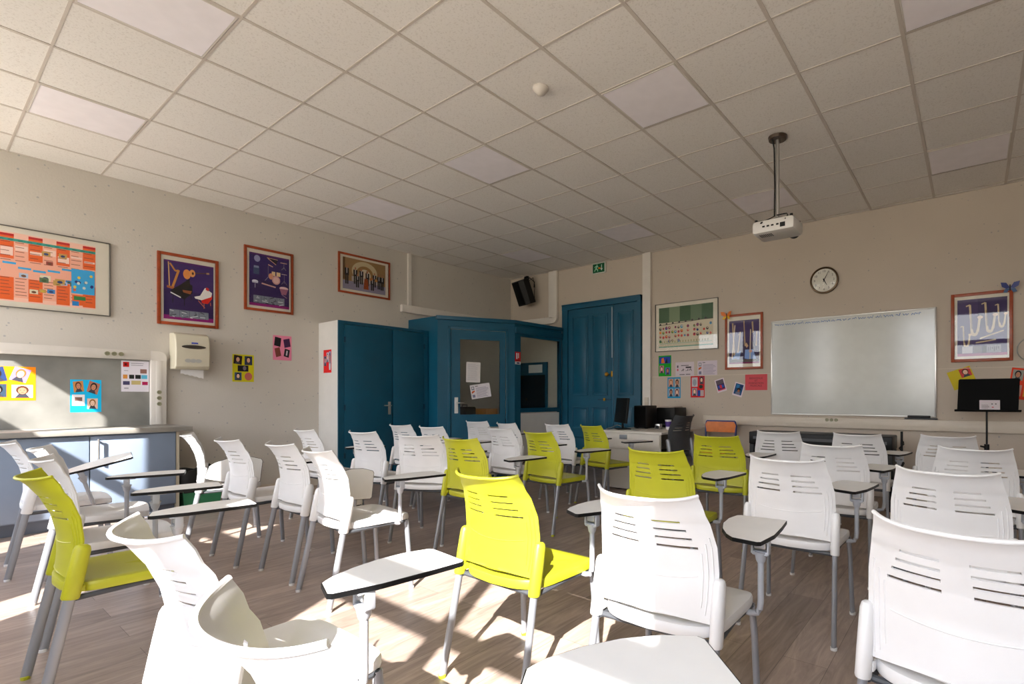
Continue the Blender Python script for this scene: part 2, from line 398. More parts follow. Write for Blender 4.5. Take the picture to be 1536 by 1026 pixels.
def framed(name, wall, a0, z0, w_, h_, fw, mframe, pr, bgc, items, label, depth=.022, cat='framed poster', group=None):
    """pr = print rectangle margins (l, b, r, t)"""
    t = thing(name, label, cat, group=group); onwall(t, wall, a0, z0)
    def fr(b):
        d = -depth
        b.box((0, d, 0), (fw, 0, h_), mframe, .003); b.box((w_ - fw, d, 0), (w_, 0, h_), mframe, .003)
        b.box((fw, d, 0), (w_ - fw, 0, fw), mframe, .003); b.box((fw, d, h_ - fw), (w_ - fw, 0, h_), mframe, .003)
    part('frame', fr, t)
    boxo('mount', (fw * .5, -.006, fw * .5), (w_ - fw * .5, -.001, h_ - fw * .5), M_MATB, t)
    obj('print', sheet_mesh('print', w_ - pr[0] - pr[2], h_ - pr[1] - pr[3], bgc, items), t, loc=(pr[0], -.0065, pr[1]))
    boxo('glass_pane', (fw * .8, -.0165, fw * .8), (w_ - fw * .8, -.0145, h_ - fw * .8), M_PANE, t)
    return t

# --- history timeline poster (left wall) runs out of the frame on the left
it = []
OR, DO, PK, LT, BL, TE = (226, 96, 36), (205, 60, 25), (236, 170, 145), (240, 205, 190), (50, 160, 215), (50, 150, 135)
ncol = 13; cw = 1.0 / ncol
for i in range(ncol):
    x0 = i * cw; even = i % 2 == 0
    it.append((rect(x0, .02 if even else .06, x0 + cw, .97 if even else .9), OR if even else PK))
    it.append((rect(x0, .35, x0 + cw, .62), PK))
    if even: it.append((rect(x0, .945, x0 + cw, .98), (190, 30, 30)))
    it.append((rect(x0 + cw * .1, .66 + .1 * rng.random(), x0 + cw * .95, .74 + .1 * rng.random()), LT))
    it += lines(x0 + cw * .1, x0 + cw * .9, .1, .34, 6, (120, 60, 50), .004)
    it += lines(x0 + cw * .1, x0 + cw * .9, .6, .86, 5, (120, 60, 50), .004)
it.append((rect(0, .875, 1, .915), TE)); it += [(rect(.05 * i + .01, .89, .05 * i + .035, .9), (30, 100, 95)) for i in range(20)]
for i in range(34):
    x = rng.random() * .86; y = rng.choice([.15, .3, .38, .5, .62, .72]) + rng.uniform(-.03, .03); s_ = rng.uniform(.035, .06)
    c1 = rng.choice([(170, 190, 215), (190, 150, 80), (90, 110, 80), (60, 130, 190), (150, 60, 50), (220, 210, 180), (120, 110, 100)])
    it.append((rect(x, y, x + s_, y + s_ * 1.4), c1)); it.append((circ(x + s_ / 2, y + s_ * .6, s_ * .3, s_ * .4, 7), rng.choice([(110, 70, 40), (60, 90, 50), (200, 170, 60), (40, 60, 110)])))
for i in range(12): 
    x = .08 * i; y = .5 + rng.uniform(-.08, .06); it.append((rect(x, y, x + .07, y + .03), BL))
it.append((rect(.855, .22, .995, .6), BL))
for i in range(12): it.append((circ(.87 + .11 * rng.random(), .27 + .25 * rng.random(), .010, .022, 8), rng.choice([(200, 50, 40), (30, 40, 110), (220, 190, 70), (200, 210, 200), (190, 90, 60)])))
it.append((rect(.86, .04, .94, .2), OR)); it.append((rect(.86, .03, .9, .1), (40, 130, 200))); it.append((rect(.87, .12, .94, .18), (40, 120, 60)))
framed('timeline_poster', 'L', -6.72, 1.915, 1.296, .715, .008, M_SILV, (.06, .055, .105, .055), (240, 190, 170), it,
       'large white-bordered timeline poster in thin frame, orange and blue columns, above the counter', cat='framed poster')

PUR = (44, 22, 80)
def strip4(y0=.045, y1=.17, x0=.11, x1=.9):
    o = []; n = 4; w4 = (x1 - x0) / n
    for i in range(n):
        a = x0 + i * w4; o.append((rect(a, y0, a + w4 * .97, y1), (120, 126, 138)))
        for k in range(5): o.append((rect(a + w4 * rng.uniform(0, .7), y0 + (y1 - y0) * k / 5, a + w4 * rng.uniform(.3, .9), y0 + (y1 - y0) * (k + .5) / 5, rng.uniform(-.3, .3)), rng.choice([(200, 204, 212), (40, 42, 52), (80, 86, 100)])))
    return o
# harp, guitar and pianos
it = [(rect(0, .5, 1, 1), (56, 28, 100)), (rect(0, .0, 1, .07), (140, 16, 110)), (rect(0, .97, 1, 1), (84, 24, 100))]
it += strip4()
G = (196, 130, 60)
it += [ln(.09, .97, .11, .56, .022, (206, 160, 100)), ln(.12, .95, .22, .83, .03, G), ln(.22, .83, .29, .84, .03, G), ln(.29, .85, .17, .55, .045, G), ln(.06, .55, .2, .53, .04, (170, 96, 48)),
       (circ(.45, .80, .075, .085), (222, 140, 70)), (circ(.56, .83, .06, .065), (222, 150, 84)), (circ(.57, .83, .022, .024), (60, 30, 24)), ln(.62, .84, .88, .87, .018, (90, 60, 44)), ln(.85, .865, .91, .87, .032, (170, 130, 90)),
       ([(.14, .5), (.42, .66), (.56, .62), (.56, .48), (.4, .36), (.14, .42)], (14, 12, 14)), ([(.2, .52), (.5, .73), (.52, .6)], (26, 20, 14)), ([(.36, .52), (.55, .52), (.52, .46), (.38, .48)], (150, 84, 44)),
       ln(.13, .455, .33, .385, .02, (225, 225, 225)), ln(.4, .38, .4, .25, .014, (12, 12, 12)), ln(.18, .4, .17, .28, .014, (12, 12, 12)), ln(.53, .44, .54, .36, .014, (12, 12, 12)),
       ([(.6, .43), (.72, .46), (.82, .61), (.97, .53), (.95, .46), (.78, .38), (.62, .40)], (232, 228, 224)), ln(.84, .60, .9, .58, .05, (200, 24, 24)), ([(.74, .38), (.95, .46), (.97, .5), (.97, .43), (.88, .33), (.76, .33)], (214, 34, 24)),
       ln(.68, .37, .82, .25, .014, (190, 100, 70)), ln(.8, .24, .8, .34, .014, (190, 100, 70)), ln(.93, .36, .94, .30, .014, (190, 100, 70))]
framed('harp_piano_poster', 'L', -5.067, 1.892, .537, .755, .03, M_WOOD, (.055, .06, .045, .075), PUR, it,
       'wood-framed purple poster of a harp, guitar and pianos, above the paper towel dispenser', cat='framed poster', group='purple instrument posters in wood frames')
# percussion
it = [(rect(0, .5, 1, 1), (46, 24, 92)), (rect(0, 0, 1, .05), (140, 16, 110)), (rect(0, .97, 1, 1), (84, 24, 100))]
it += strip4(.06, .2, .1, .88)
DR = (206, 160, 150)
it += [(circ(.19, .9, .075, .065), (150, 150, 190)), (rect(.1, .6, .24, .74), (60, 76, 110)), (rect(.11, .72, .23, .76), (130, 140, 170)), (circ(.14, .46, .075, .03), (210, 210, 222)), (rect(.07, .43, .21, .46), (190, 190, 205)), ln(.14, .42, .14, .34, .012, (190, 190, 205)),
       ([(.44, .95), (.70, .93), (.66, .84)], (30, 18, 40)), ln(.43, .95, .7, .94, .01, (220, 170, 140)), ln(.45, .94, .66, .84, .014, (220, 170, 140)), ln(.77, .9, .94, .90, .018, (190, 150, 140)), ln(.86, .89, .86, .78, .008, (150, 140, 150)), ln(.8, .76, .86, .82, .008, (150, 140, 150)), ln(.92, .76, .86, .82, .008, (150, 140, 150)),
       ln(.46, .82, .58, .79, .02, DR), ln(.46, .79, .46, .58, .008, (140, 130, 140)), (rect(.55, .62, .64, .70), (226, 196, 150)), (rect(.67, .62, .77, .70), (226, 196, 150)), (circ(.53, .60, .06, .06), (216, 150, 120)), (circ(.66, .54, .105, .085), (205, 150, 150)), (circ(.66, .54, .075, .06), (222, 180, 178)),
       ln(.38, .5, .46, .58, .008, (170, 160, 170)), ln(.8, .68, .94, .68, .014, (190, 170, 170)), ln(.87, .67, .87, .5, .008, (140, 130, 140)), ln(.8, .48, .87, .55, .008, (140, 130, 140)), ln(.94, .48, .87, .55, .008, (140, 130, 140)),
       ln(.3, .44, .65, .40, .025, DR), (circ(.86, .4, .115, .035), (226, 190, 190)), ([(.75, .39), (.97, .39), (.92, .28), (.8, .28)], (160, 96, 120)), ln(.8, .28, .94, .22, .01, (170, 130, 150))]
framed('drum_poster', 'L', -4.28, 2.150, .535, .75, .028, M_WOOD, (.055, .06, .045, .07), PUR, it,
       'wood-framed purple poster of drums and percussion, second of the wood-framed posters from the left', cat='framed poster', group='purple instrument posters in wood frames')
# musicians photograph
it = [(rect(0, .25, 1, 1), (150, 116, 74)), (rect(0, 0, 1, .27), (140, 134, 156)), (circ(.5, .62, .3, .34, 24), (196, 178, 140)), (circ(.5, .56, .2, .26, 24), (150, 112, 66)), (circ(.5, .52, .14, .2, 20), (206, 196, 170)), (rect(.0, .3, .05, 1), (96, 66, 30)), (rect(.2, .28, .9, .44), (180, 168, 160))]
for (x, y, h_, seat) in ((.09, .16, .62, 0), (.28, .2, .55, 0), (.42, .22, .52, 0), (.56, .2, .5, 0), (.73, .2, .48, 0), (.84, .16, .5, 0), (.92, .14, .52, 0), (.33, .1, .44, 1), (.68, .08, .42, 1)):
    it += [(rect(x - .035, y, x - .005, y + h_ * .5), (14, 12, 14)), (rect(x + .005, y, x + .035, y + h_ * .5), (14, 12, 14)), (rect(x - .045, y + h_ * .45, x + .045, y + h_ * .82), (18, 14, 18)), (rect(x - .01, y + h_ * .55, x + .01, y + h_ * .82), (190, 188, 190)), (circ(x, y + h_ * .9, .018, h_ * .09, 9), (170, 110, 80))]
it += [([(.47, .08), (.59, .08), (.57, .4), (.53, .46), (.49, .4)], (150, 66, 26)), ln(.53, .44, .54, .68, .012, (90, 50, 30)), (circ(.64, .44, .03, .05), (180, 110, 50)), (circ(.77, .43, .035, .05), (190, 130, 70))]
framed('musicians_photograph', 'L', -3.185, 2.535, .755, .54, .026, M_WOOD, (.065, .06, .07, .055), (150, 116, 74), it,
       'wood-framed landscape photograph of musicians under an arch, high above the blue cupboard', cat='framed photograph')

# collage sheets
SK = [(222, 170, 140), (190, 130, 100), (236, 196, 170), (150, 100, 76)]; HR = [(40, 26, 20), (90, 50, 30), (20, 18, 20), (150, 100, 50)]
def P_(x0, y0, x1, y1, b=(70, 80, 100), s=0, h=0, a=0): return portrait(x0, y0, x1, y1, b, SK[s], HR[h], a)
GC = 'coloured collage sheets'
sheet('collage_sheet', 'L', -6.22, 1.098, .30, .30, (255, 140, 0), P_(.04, .54, .40, .96, (40, 60, 110), 2, 0, .2) + P_(.52, .56, .86, .96, (160, 130, 190), 2, 3, -.3) + P_(.04, .1, .42, .48, (50, 70, 90), 0, 2) + P_(.52, .08, .94, .46, (226, 216, 210), 1, 1),
      'bright orange collage sheet with four small pictures on the grey splashback', 'paper sheet', GC, off=.0125)
sheet('collage_sheet', 'L', -5.702, .986, .214, .308, (10, 178, 226), P_(.1, .62, .42, .95, (190, 130, 70), 1, 1, .12) + P_(.56, .58, .92, .93, (170, 110, 90), 1, 2, -.3) + [(rect(.06, .2, .46, .54), (236, 226, 226)), (rect(.14, .34, .38, .46), (120, 90, 80))] + P_(.54, .1, .88, .42, (230, 190, 170), 2, 3),
      'turquoise collage sheet with four small pictures on the grey splashback', 'paper sheet', GC, off=.0125)
it = [(rect(.06, .8, .28, .96), (200, 20, 20)), (rect(.12, .84, .2, .92), (90, 10, 10)), (rect(.68, .6, .92, .74), (140, 100, 90))] + lines(.35, .9, .86, .92, 2) + lines(.1, .3, .66, .68, 1) + \
     [(rect(.06 + .22 * i, .42, .22 + .24 * i, .55), c) for i, c in enumerate([(210, 140, 60), (30, 30, 30), (24, 24, 26), (90, 180, 210)])] + [(rect(.06, .22, .3, .34), (70, 66, 100)), (rect(.36, .23, .7, .36), (200, 180, 120)), (rect(.75, .22, .96, .33), (170, 20, 80))] + lines(.1, .3, .1, .12, 2)
sheet('info_sheet', 'L', -5.344, 1.184, .212, .308, (222, 216, 224), it, 'white printed page with small coloured pictures in the top right corner of the splashback', 'paper sheet', off=.0125)
sheet('collage_sheet', 'L', -4.392, 1.308, .218, .315, (206, 196, 20), P_(.06, .64, .44, .96, (40, 20, 20), 0, 2, -.1) + P_(.56, .62, .92, .95, (40, 50, 90), 0, 2) + [(rect(.24, .38, .74, .6), (24, 22, 30)), (circ(.56, .5, .08, .08), (120, 110, 120))] + P_(.1, .05, .42, .34, (60, 80, 110), 2, 2) + [(circ(.74, .2, .18, .15), (186, 100, 90))],
      'yellow-green collage sheet with five small pictures on the cream wall', 'paper sheet', GC)
sheet('collage_sheet', 'L', -3.970, 1.582, .21, .30, (228, 132, 160), [(rect(.08, .56, .42, .92, -.15), (24, 20, 24)), (rect(.58, .54, .92, .88, .2), (60, 30, 70)), (rect(.12, .14, .4, .5, .25), (120, 60, 50)), (rect(.6, .14, .88, .46, -.2), (22, 22, 30)), (rect(.7, .2, .78, .4, -.2), (190, 180, 190))],
      'small pink collage sheet with four dark pictures on the cream wall', 'paper sheet', GC)
# back wall sheets
it = [(rect(0, 0, 1, 1), (196, 186, 160))]
for i in range(5): it.append((rect(.2 * i if i else 0, .62, .2 * i + .2, 1), [(60, 92, 60), (112, 130, 96), (40, 80, 44), (84, 108, 78), (48, 86, 52)][i]))
it += [ln(0, .56 , 1, .64, .012, (60, 50, 50))] + [(circ(.03 + i * .12, .58 + i * .01, .018, .025, 8), (34, 26, 34)) for i in range(8)]
for r_ in range(4):
    for i in range(17):
        if rng.random() < .2 or (r_ == 3 and 6 < i): continue
        x = .03 + i * .058; y = .48 - r_ * .11 + rng.uniform(-.01, .01) + i * .002; s_ = rng.uniform(.018, .027)
        it.append((circ(x, y, s_, s_ * 1.6, 7), rng.choice([(190, 50, 36), (30, 60, 130), (220, 110, 40), (40, 130, 170), (130, 30, 70), (60, 120, 60), (30, 30, 44), (190, 60, 60)])))
        it.append((circ(x + .004, y + .01, s_ * .45, s_ * .6, 6), rng.choice([(226, 200, 170), (230, 190, 60), (200, 60, 50), (40, 50, 100)])))
it += [(rect(.02, .09, .98, .10), (110, 160, 140)), (rect(0, 0, 1, .025), (90, 150, 130))] + [(rect(.05 + .05 * i, .11, .07 + .05 * i, .16), (150, 150, 110)) for i in range(18)]
framed('composers_poster', 'B', 3.022, 1.795, .98, .70, .009, M_SILV, (.06, .06, .075, .06), (196, 186, 160), it,
       'white-bordered landscape poster in thin frame with green squares and rows of little figures', cat='framed poster')
CL = (176, 150, 120)
it = [(rect(0, .0, 1, 1), (40, 24, 72)), (rect(0, .5, 1, 1), (52, 32, 90)), (rect(0, 0, 1, .035), (120, 14, 80)),
      ([(.05, .05), (.34, .05), (.4, .3), (.2, .24)], (120, 150, 200)), ([(.52, .12), (.94, .04), (.8, .32), (.54, .32)], (120, 150, 205)),
      ln(.12, .95, .18, .2, .05, CL), ln(.2, .9, .1, .12, .03, (210, 190, 160)), ln(.38, .74, .3, .26, .045, CL), ln(.5, .98, .54, .4, .035, CL), ln(.56, .46, .62, .38, .07, (190, 150, 120)), ln(.72, .78, .7, .1, .03, (206, 190, 160)), ln(.78, .95, .8, .7, .05, CL), ln(.92, .72, .9, .4, .04, CL), ln(.08, .72, .02, .73, .015, CL), ln(.36, .7, .3, .66, .015, CL),
      (circ(.2, .08, .1, .04), (150, 140, 110)), (circ(.72, .28, .06, .03), (206, 160, 140)), (rect(.05, .04, .95, .1), (70, 60, 60))]
framed('woodwind_poster', 'B', 4.10, 1.50, .51, .735, .03, M_WOOD, (.055, .075, .05, .085), (40, 24, 72), it,
       'wood-framed purple poster of long woodwind instruments, just left of the whiteboard', cat='framed poster', group='purple instrument posters in wood frames')
def sax(x, y, s, k=1):
    c = (206, 186, 150); d = (150, 128, 96)
    return [ln(x - .07 * s, y + .40 * s, x, y + .42 * s, .02 * s, c), ln(x, y + .42 * s, x + .03 * s, y, .038 * s, c), ln(x + .02 * s, y + .3 * s, x + .035 * s, y + .05 * s, .02 * s, d), (circ(x + .08 * s, y - .01 * s, .068 * s, .055 * s), c), (circ(x + .085 * s, y + .03 * s, .028 * s, .05 * s), (56, 36, 90)), ln(x + .14 * s, y, x + .17 * s, y + .2 * s, .045 * s, c), (circ(x + .18 * s, y + .22 * s, .05 * s, .025 * s), (222, 196, 160))]
it = [(rect(0, .3, 1, 1), (58, 40, 96)), (rect(.42, .5, 1, 1), (40, 22, 80)), (rect(0, .0, 1, .045), (150, 24, 100))]
it += sax(.26, .42, 1.15) + sax(.57, .46, 1.1) + sax(.82, .52, .85) + sax(.12, .2, .8)
it += [ln(.46, .3, .93, .42, .022, (206, 186, 150)), ln(.38, .23, .78, .27, .022, (206, 186, 150))]
it += [(rect(.1, .05, .32, .17), (190, 190, 196)), (rect(.33, .05, .5, .17), (90, 84, 90)), (rect(.51, .05, .6, .17), (30, 26, 34)), (rect(.6, .05, .88, .18), (120, 116, 130))] + [(rect(.62 + .04 * i, .07 + .02 * (i % 3), .64 + .04 * i, .15), (60, 56, 70)) for i in range(6)]
framed('saxophone_poster', 'B', 6.60, 1.497, .51, .715, .03, M_WOOD, (.055, .06, .045, .065), (58, 40, 96), it,
       'wood-framed purple poster of saxophones, at the far right beside the whiteboard', cat='framed poster', group='purple instrument posters in wood frames')
def butterfly(name, x, z, c1, c2, label):
    def f(b):
        m1 = mat('wing_' + name, c1, .5); m2 = mat('wingspot_' + name, c2, .5)
        for s in (-1, 1):
            b.prism([(x, -.03, z), (x + s * .03, -.045, z + .05), (x + s * .075, -.06, z + .055), (x + s * .065, -.055, z + .01), (x + s * .03, -.04, z - .01)], (0, -.002, 0), m1)
            b.prism([(x, -.03, z - .005), (x + s * .04, -.045, z - .012), (x + s * .055, -.05, z - .045), (x + s * .025, -.04, z - .05)], (0, -.002, 0), m2)
        b.tube([(x, -.033, z - .03), (x, -.035, z + .03)], .005, M_BLK, 8)
    tag(part('butterfly_ornament', f), label, 'ornament')
butterfly('orange', 4.13, 2.225, (226, 120, 40), (226, 180, 40), 'orange and yellow butterfly ornament clipped on the top left corner of a framed poster')
butterfly('blue', 7.085, 2.225, (60, 70, 130), (70, 100, 140), 'blue and violet butterfly ornament clipped on the top right corner of the saxophone poster')
sheet('collage_sheet', 'B', 3.073, 1.437, .208, .302, (0, 150, 20), [(rect(.06, .62, .94, .94), (30, 60, 160)), ([(.2, .64), (.5, .64), (.4, .9), (.24, .86)], (220, 110, 30)), ([(.5, .63), (.72, .63), (.66, .88)], (14, 14, 30))] + P_(.08, .16, .42, .52, (186, 120, 140), 2, 1) + P_(.54, .08, .9, .42, (90, 100, 180), 1, 1),
      'green collage sheet with a blue picture on top, hanging under the composers poster', 'paper sheet', GC)
it = [(rect(.08, .62, .16, .78), (90, 80, 90)), (rect(.08, .4, .16, .55), (200, 90, 110)), (rect(.55, .58, .85, .68), (50, 46, 50)), (rect(.3, .74, .72, .79), (90, 86, 90)), (rect(.22, .12, .5, .17), (90, 86, 90)), (rect(.56, .13, .8, .18), (90, 86, 90)),
      ln(.32, .38, .44, .54, .03, (30, 30, 30)), ln(.4, .38, .46, .5, .03, (30, 30, 30)), ln(.54, .4, .66, .42, .03, (30, 30, 30)), ln(.66, .4, .68, .54, .03, (30, 30, 30)), ln(.72, .4, .82, .54, .03, (30, 30, 30)), ln(.82, .54, .86, .38, .03, (30, 30, 30))]
sheet('notice_sheet', 'B', 3.35, 1.425, .29, .207, (206, 194, 200), it, 'white landscape notice with black lettering pinned between green and orange-logo sheets', 'paper sheet')
def info_items(): return [(rect(.06, .64, .2, .88), (110, 120, 126)), (rect(.09, .7, .17, .84), (206, 200, 206)), ([(.05, .38), (.2, .5), (.21, .6), (.06, .54)], (196, 90, 30)), (rect(.07, .1, .2, .3), (120, 120, 146)), (rect(.26, .86, .4, .9), (30, 30, 30))] + lines(.28, .95, .1, .74, 9, (130, 124, 150), .012)
sheet('notice_sheet', 'B', 3.692, 1.43, .29, .207, (206, 194, 204), info_items(), 'white landscape notice with a grey and orange logo strip, right of the black-lettered notice', 'paper sheet')
sheet('collage_sheet', 'B', 3.22, 1.118, .21, .30, (20, 140, 190), P_(.08, .54, .46, .93, (200, 150, 130), 0, 3) + P_(.54, .52, .94, .93, (190, 170, 150), 1, 2) + P_(.08, .08, .46, .46, (160, 170, 180), 1, 2) + P_(.54, .08, .92, .46, (180, 150, 150), 2, 0),
      'blue collage sheet with four portraits, lower row beside the door', 'paper sheet', GC)
sheet('collage_sheet', 'B', 3.588, 1.128, .21, .30, (206, 20, 24), [(rect(.08, .5, .5, .94), (196, 190, 196)), (circ(.29, .7, .14, .16), (150, 156, 166))] + P_(.6, .62, .96, .98, (150, 60, 80), 2, 2) + P_(.1, .08, .46, .44, (150, 150, 170), 2, 3) + [(rect(.5, .06, .7, .34), (20, 60, 150)), (rect(.7, .06, .94, .34), (190, 170, 170)), (circ(.74, .5, .14, .09), (30, 50, 40))],
      'red collage sheet with five small pictures on the beige wall', 'paper sheet', GC)
sheet('photo_card', 'B', 3.992, 1.188, .135, .18, (220, 206, 216), [(rect(.1, .12, .9, .92), (60, 40, 90)), (rect(.1, .6, .9, .92), (90, 76, 90)), (rect(.2, .3, .8, .5), (40, 80, 180)), (rect(.38, .26, .6, .52), (200, 40, 60)), (rect(.1, .12, .9, .2), (206, 60, 90))],
      'tilted white-edged photo card with red and blue picture, left one of the pair', 'photo card', 'tilted photo cards beside the pink sign', tilt=R(-16))
sheet('photo_card', 'B', 4.192, 1.165, .135, .18, (220, 206, 216), [(rect(.1, .12, .9, .92), (10, 70, 120)), (rect(.2, .6, .5, .86), (40, 120, 180)), (rect(.6, .66, .86, .86), (16, 40, 90)), (circ(.54, .52, .2, .12), (16, 14, 20)), (circ(.54, .4, .12, .1), (150, 90, 60)), (rect(.3, .14, .74, .32), (110, 110, 130))],
      'tilted white-edged photo card with dark blue picture, next to the pink sign', 'photo card', 'tilted photo cards beside the pink sign', tilt=R(16))
pk = sheet('pink_sign', 'B', 4.372, 1.223, .29, .207, (206, 76, 84), [], 'pink paper sign with four lines of dark capital letters, beside the whiteboard', 'sign')
def text_mesh(body, size, m, extrude=.0004, align='CENTER'):
    cu = bpy.data.curves.new('lettering', 'FONT'); cu.body = body; cu.size = size; cu.extrude = extrude; cu.align_x = align; cu.align_y = 'CENTER'; cu.space_line = .95
    to = bpy.data.objects.new('tmp', cu); col.objects.link(to); bpy.context.view_layer.update()
    me = bpy.data.meshes.new_from_object(to.evaluated_get(bpy.context.evaluated_depsgraph_get())); bpy.data.objects.remove(to)
    me.name = 'lettering'; me.materials.clear(); me.materials.append(m); return me
M_INK = mat('dark_red_ink', (110, 20, 36), .6)
obj('lettering', text_mesh('BIENVENUE\nET\nFORMATION\nMUSICALE', .034, M_INK), pk, (.145, -.0015, .106), (R(90), 0, 0))
# sheets behind the music stand
sheet('collage_sheet', 'B', 6.63, 1.20, .21, .20, (200, 180, 20), P_(.5, .5, .95, .95, (200, 60, 60), 2, 1), 'yellow collage sheet half hidden behind the music stand', 'paper sheet', GC, tilt=R(-20))
sheet('collage_sheet', 'B', 7.06, 1.12, .22, .31, (226, 60, 20), P_(.06, .6, .44, .94, (150, 150, 140), 1, 2) + P_(.56, .56, .94, .92, (60, 70, 120), 0, 2) + P_(.1, .1, .46, .46, (200, 150, 140), 0, 1) + P_(.54, .1, .92, .48, (220, 170, 50), 1, 1),
      'orange-red collage sheet at the right edge behind the music stand', 'paper sheet', GC, tilt=R(8))

# ------------------------------------------------------------ whiteboard
t = thing('whiteboard', 'large wall-mounted whiteboard with one line of blue handwriting along its top', 'whiteboard'); onwall(t, 'B', 4.713, .91)
WW, WH = 1.76, 1.19
boxo('board_surface', (.008, -.016, .008), (WW - .008, -.004, WH - .008), M_WB, t)
def wbf(b):
    for a, c in (((0, 0), (WW, .016)), ((0, WH - .016), (WW, WH)), ((0, 0), (.016, WH)), ((WW - .016, 0), (WW, WH))): b.box((a[0], -.022, a[1]), (c[0], 0, c[1]), M_STEEL, .005)
part('frame', wbf, t)
M_MARK = mat('blue_marker', (30, 96, 170), .5)
def scr(b):
    x = .05; z0 = WH - .055
    while x < WW - .22:
        L_ = rng.uniform(.03, .1); pts = []
        n = max(3, int(L_ / .008))
        for i in range(n): pts.append((x + i * L_ / (n - 1), -.017, z0 + .011 * math.sin(x * 40 + i * 2.3) + (.012 if rng.random() < .15 else 0)))
        b.tube(pts, .0030, M_MARK, 4); x += L_ + rng.uniform(.012, .026)
part('handwriting', scr, t)
boxo('pen_tray', (1.47, -.07, -.02), (1.77, -.002, -.008), M_DGREY, t, .003)
tag(boxo('board_eraser', (6.21, -.068, .9025), (6.42, -.03, .93), M_BLK, None, .006), 'black eraser bar lying on the small tray under the whiteboard', 'eraser')

# ------------------------------------------------------------ clock
t = thing('wall_clock', 'round white wall clock with dark rim above the whiteboard', 'clock'); t.location = (5.35, -.001, 2.537)
part('case', lambda b: b.lathe([(.158, 0), (.162, -.03), (.158, -.042), (.145, -.045), (.138, -.03), (.10, -.028)], (0, 0, 0), mat('bronze_rim', (84, 66, 46), .3, metal=.6), 40, 'y'), t)
part('dial', lambda b: b.lathe([(.138, -.026), (.138, -.031), (.001, -.031)], (0, 0, 0), mat('dial_white', (208, 204, 192), .5), 40, 'y'), t)
for h_ in range(1, 13):
    a = R(90 - 30 * h_); obj('numeral', text_mesh(str(h_), .036, M_BLKM, .0003), t, (.108 * math.cos(a), -.0318, .108 * math.sin(a)), (R(90), 0, 0))
def hand(l, w_, deg):
    a = R(90 - deg); return lambda b: b.prism([(-.02 * math.cos(a) - w_ * math.sin(a), -.034, -.02 * math.sin(a) + w_ * math.cos(a)), (l * math.cos(a) - w_ * .4 * math.sin(a), -.034, l * math.sin(a) + w_ * .4 * math.cos(a)), (l * math.cos(a) + w_ * .4 * math.sin(a), -.034, l * math.sin(a) - w_ * .4 * math.cos(a)), (-.02 * math.cos(a) + w_ * math.sin(a), -.034, -.02 * math.sin(a) - w_ * math.cos(a))], (0, -.002, 0), M_BLKM)
part('minute_hand', hand(.115, .004, 26), t); part('hour_hand', hand(.07, .006, 152), t)
part('glass_cover', lambda b: b.lathe([(.14, -.038), (.13, -.042), (.001, -.044)], (0, 0, 0), M_PANE, 32, 'y'), t)

# ------------------------------------------------------------ exit sign
t = thing('exit_sign', 'small green emergency exit sign with running figure and arrow above the blue double door', 'sign'); onwall(t, 'B', 1.885, 3.105)
boxo('housing', (0, -.035, 0), (.25, 0, .165), mat('sign_white', (206, 210, 200), .5), t, .004)
g = [(rect(0, 0, 1, 1), (0, 84, 48)), ([(.1, .2), (.16, .16), (.26, .4), (.36, .3), (.4, .12), (.46, .14), (.42, .38), (.32, .52), (.38, .64), (.46, .56), (.5, .62), (.38, .78), (.24, .78), (.12, .62), (.16, .56), (.24, .66), (.28, .64), (.2, .46)], (150, 206, 170)), (circ(.36, .86, .045, .07), (150, 206, 170)),
     (rect(.48, .4, .66, .56), (240, 130, 20)), (rect(.72, .4, .78, .85), (190, 214, 200)), ([(.64, .42), (.86, .42), (.75, .18)], (190, 214, 200))]
obj('pictogram', sheet_mesh('pictogram', .226, .141, (0, 84, 48), g), t, (.012, -.0355, .012))

# ------------------------------------------------------------ cable trunking
def socketrow(b, x, z, vertical, wall):
    for i in (-1, 0, 1):
        if wall == 'L':
            c = (.0, x + (0 if vertical else i * .045), z + (i * .045 if vertical else 0))
            b.lathe([(.019, 0), (.019, .008), (.014, .008), (.013, .002)], (0, 0, 0), M_DISP, 14, 'y')
            return
def row_of_sockets(name, parent, n, step, axis, m=mat('socket_olive', (150, 146, 118), .45)):
    def f(b):
        for i in range(n):
            o = (i - (n - 1) / 2) * step; c = (o, 0, 0) if axis == 'x' else (0, 0, o)
            b.lathe([(.020, 0), (.020, -.010), (.016, -.010), (.015, -.004)], c, m, 16, 'y')
            for s in (-.006, .006): b.box((c[0] + s - .002, -.0048, c[2] - .002), (c[0] + s + .002, -.004, c[2] + .002), M_BLK)
    return f
t = thing('cable_trunking', 'wide white cable trunking with sockets running along the top and right side of the splashback', 'cable trunking')
def tk(b):
    b.box((.001, -6.9, 1.505), (.055, -5.126, 1.60), M_PVC, .006); b.box((.001, -5.126, .845), (.055, -4.996, 1.52), M_PVC, .006)
    # rounded outer elbow
    pts = [(.001, -5.126, 1.505), (.001, -4.996, 1.505)] + [(.001, -5.066 + .07 * math.cos(a), 1.53 + .07 * math.sin(a)) for a in [R(d) for d in range(0, 91, 15)]] + [(.001, -5.126, 1.60)]
    b.prism(pts, (.056, 0, 0), M_PVC)
    b.box((.055, -6.9, 1.528), (.058, -5.13, 1.575), M_PVC, .001); b.box((.055, -5.085, .85), (.058, -5.035, 1.50), M_PVC, .001)
part('trunking_body', tk, t)
part('socket_block', row_of_sockets('s', t, 3, .05, 'x'), t, loc=(.058, -5.404, 1.552), rot=(0, 0, R(90)))
part('socket_block', row_of_sockets('s', t, 3, .06, 'z'), t, loc=(.058, -5.06, 1.12), rot=(0, 0, R(90)))
t = thing('cable_trunking', 'long cream cable trunking with three sockets running along the back wall below the whiteboard', 'cable trunking')
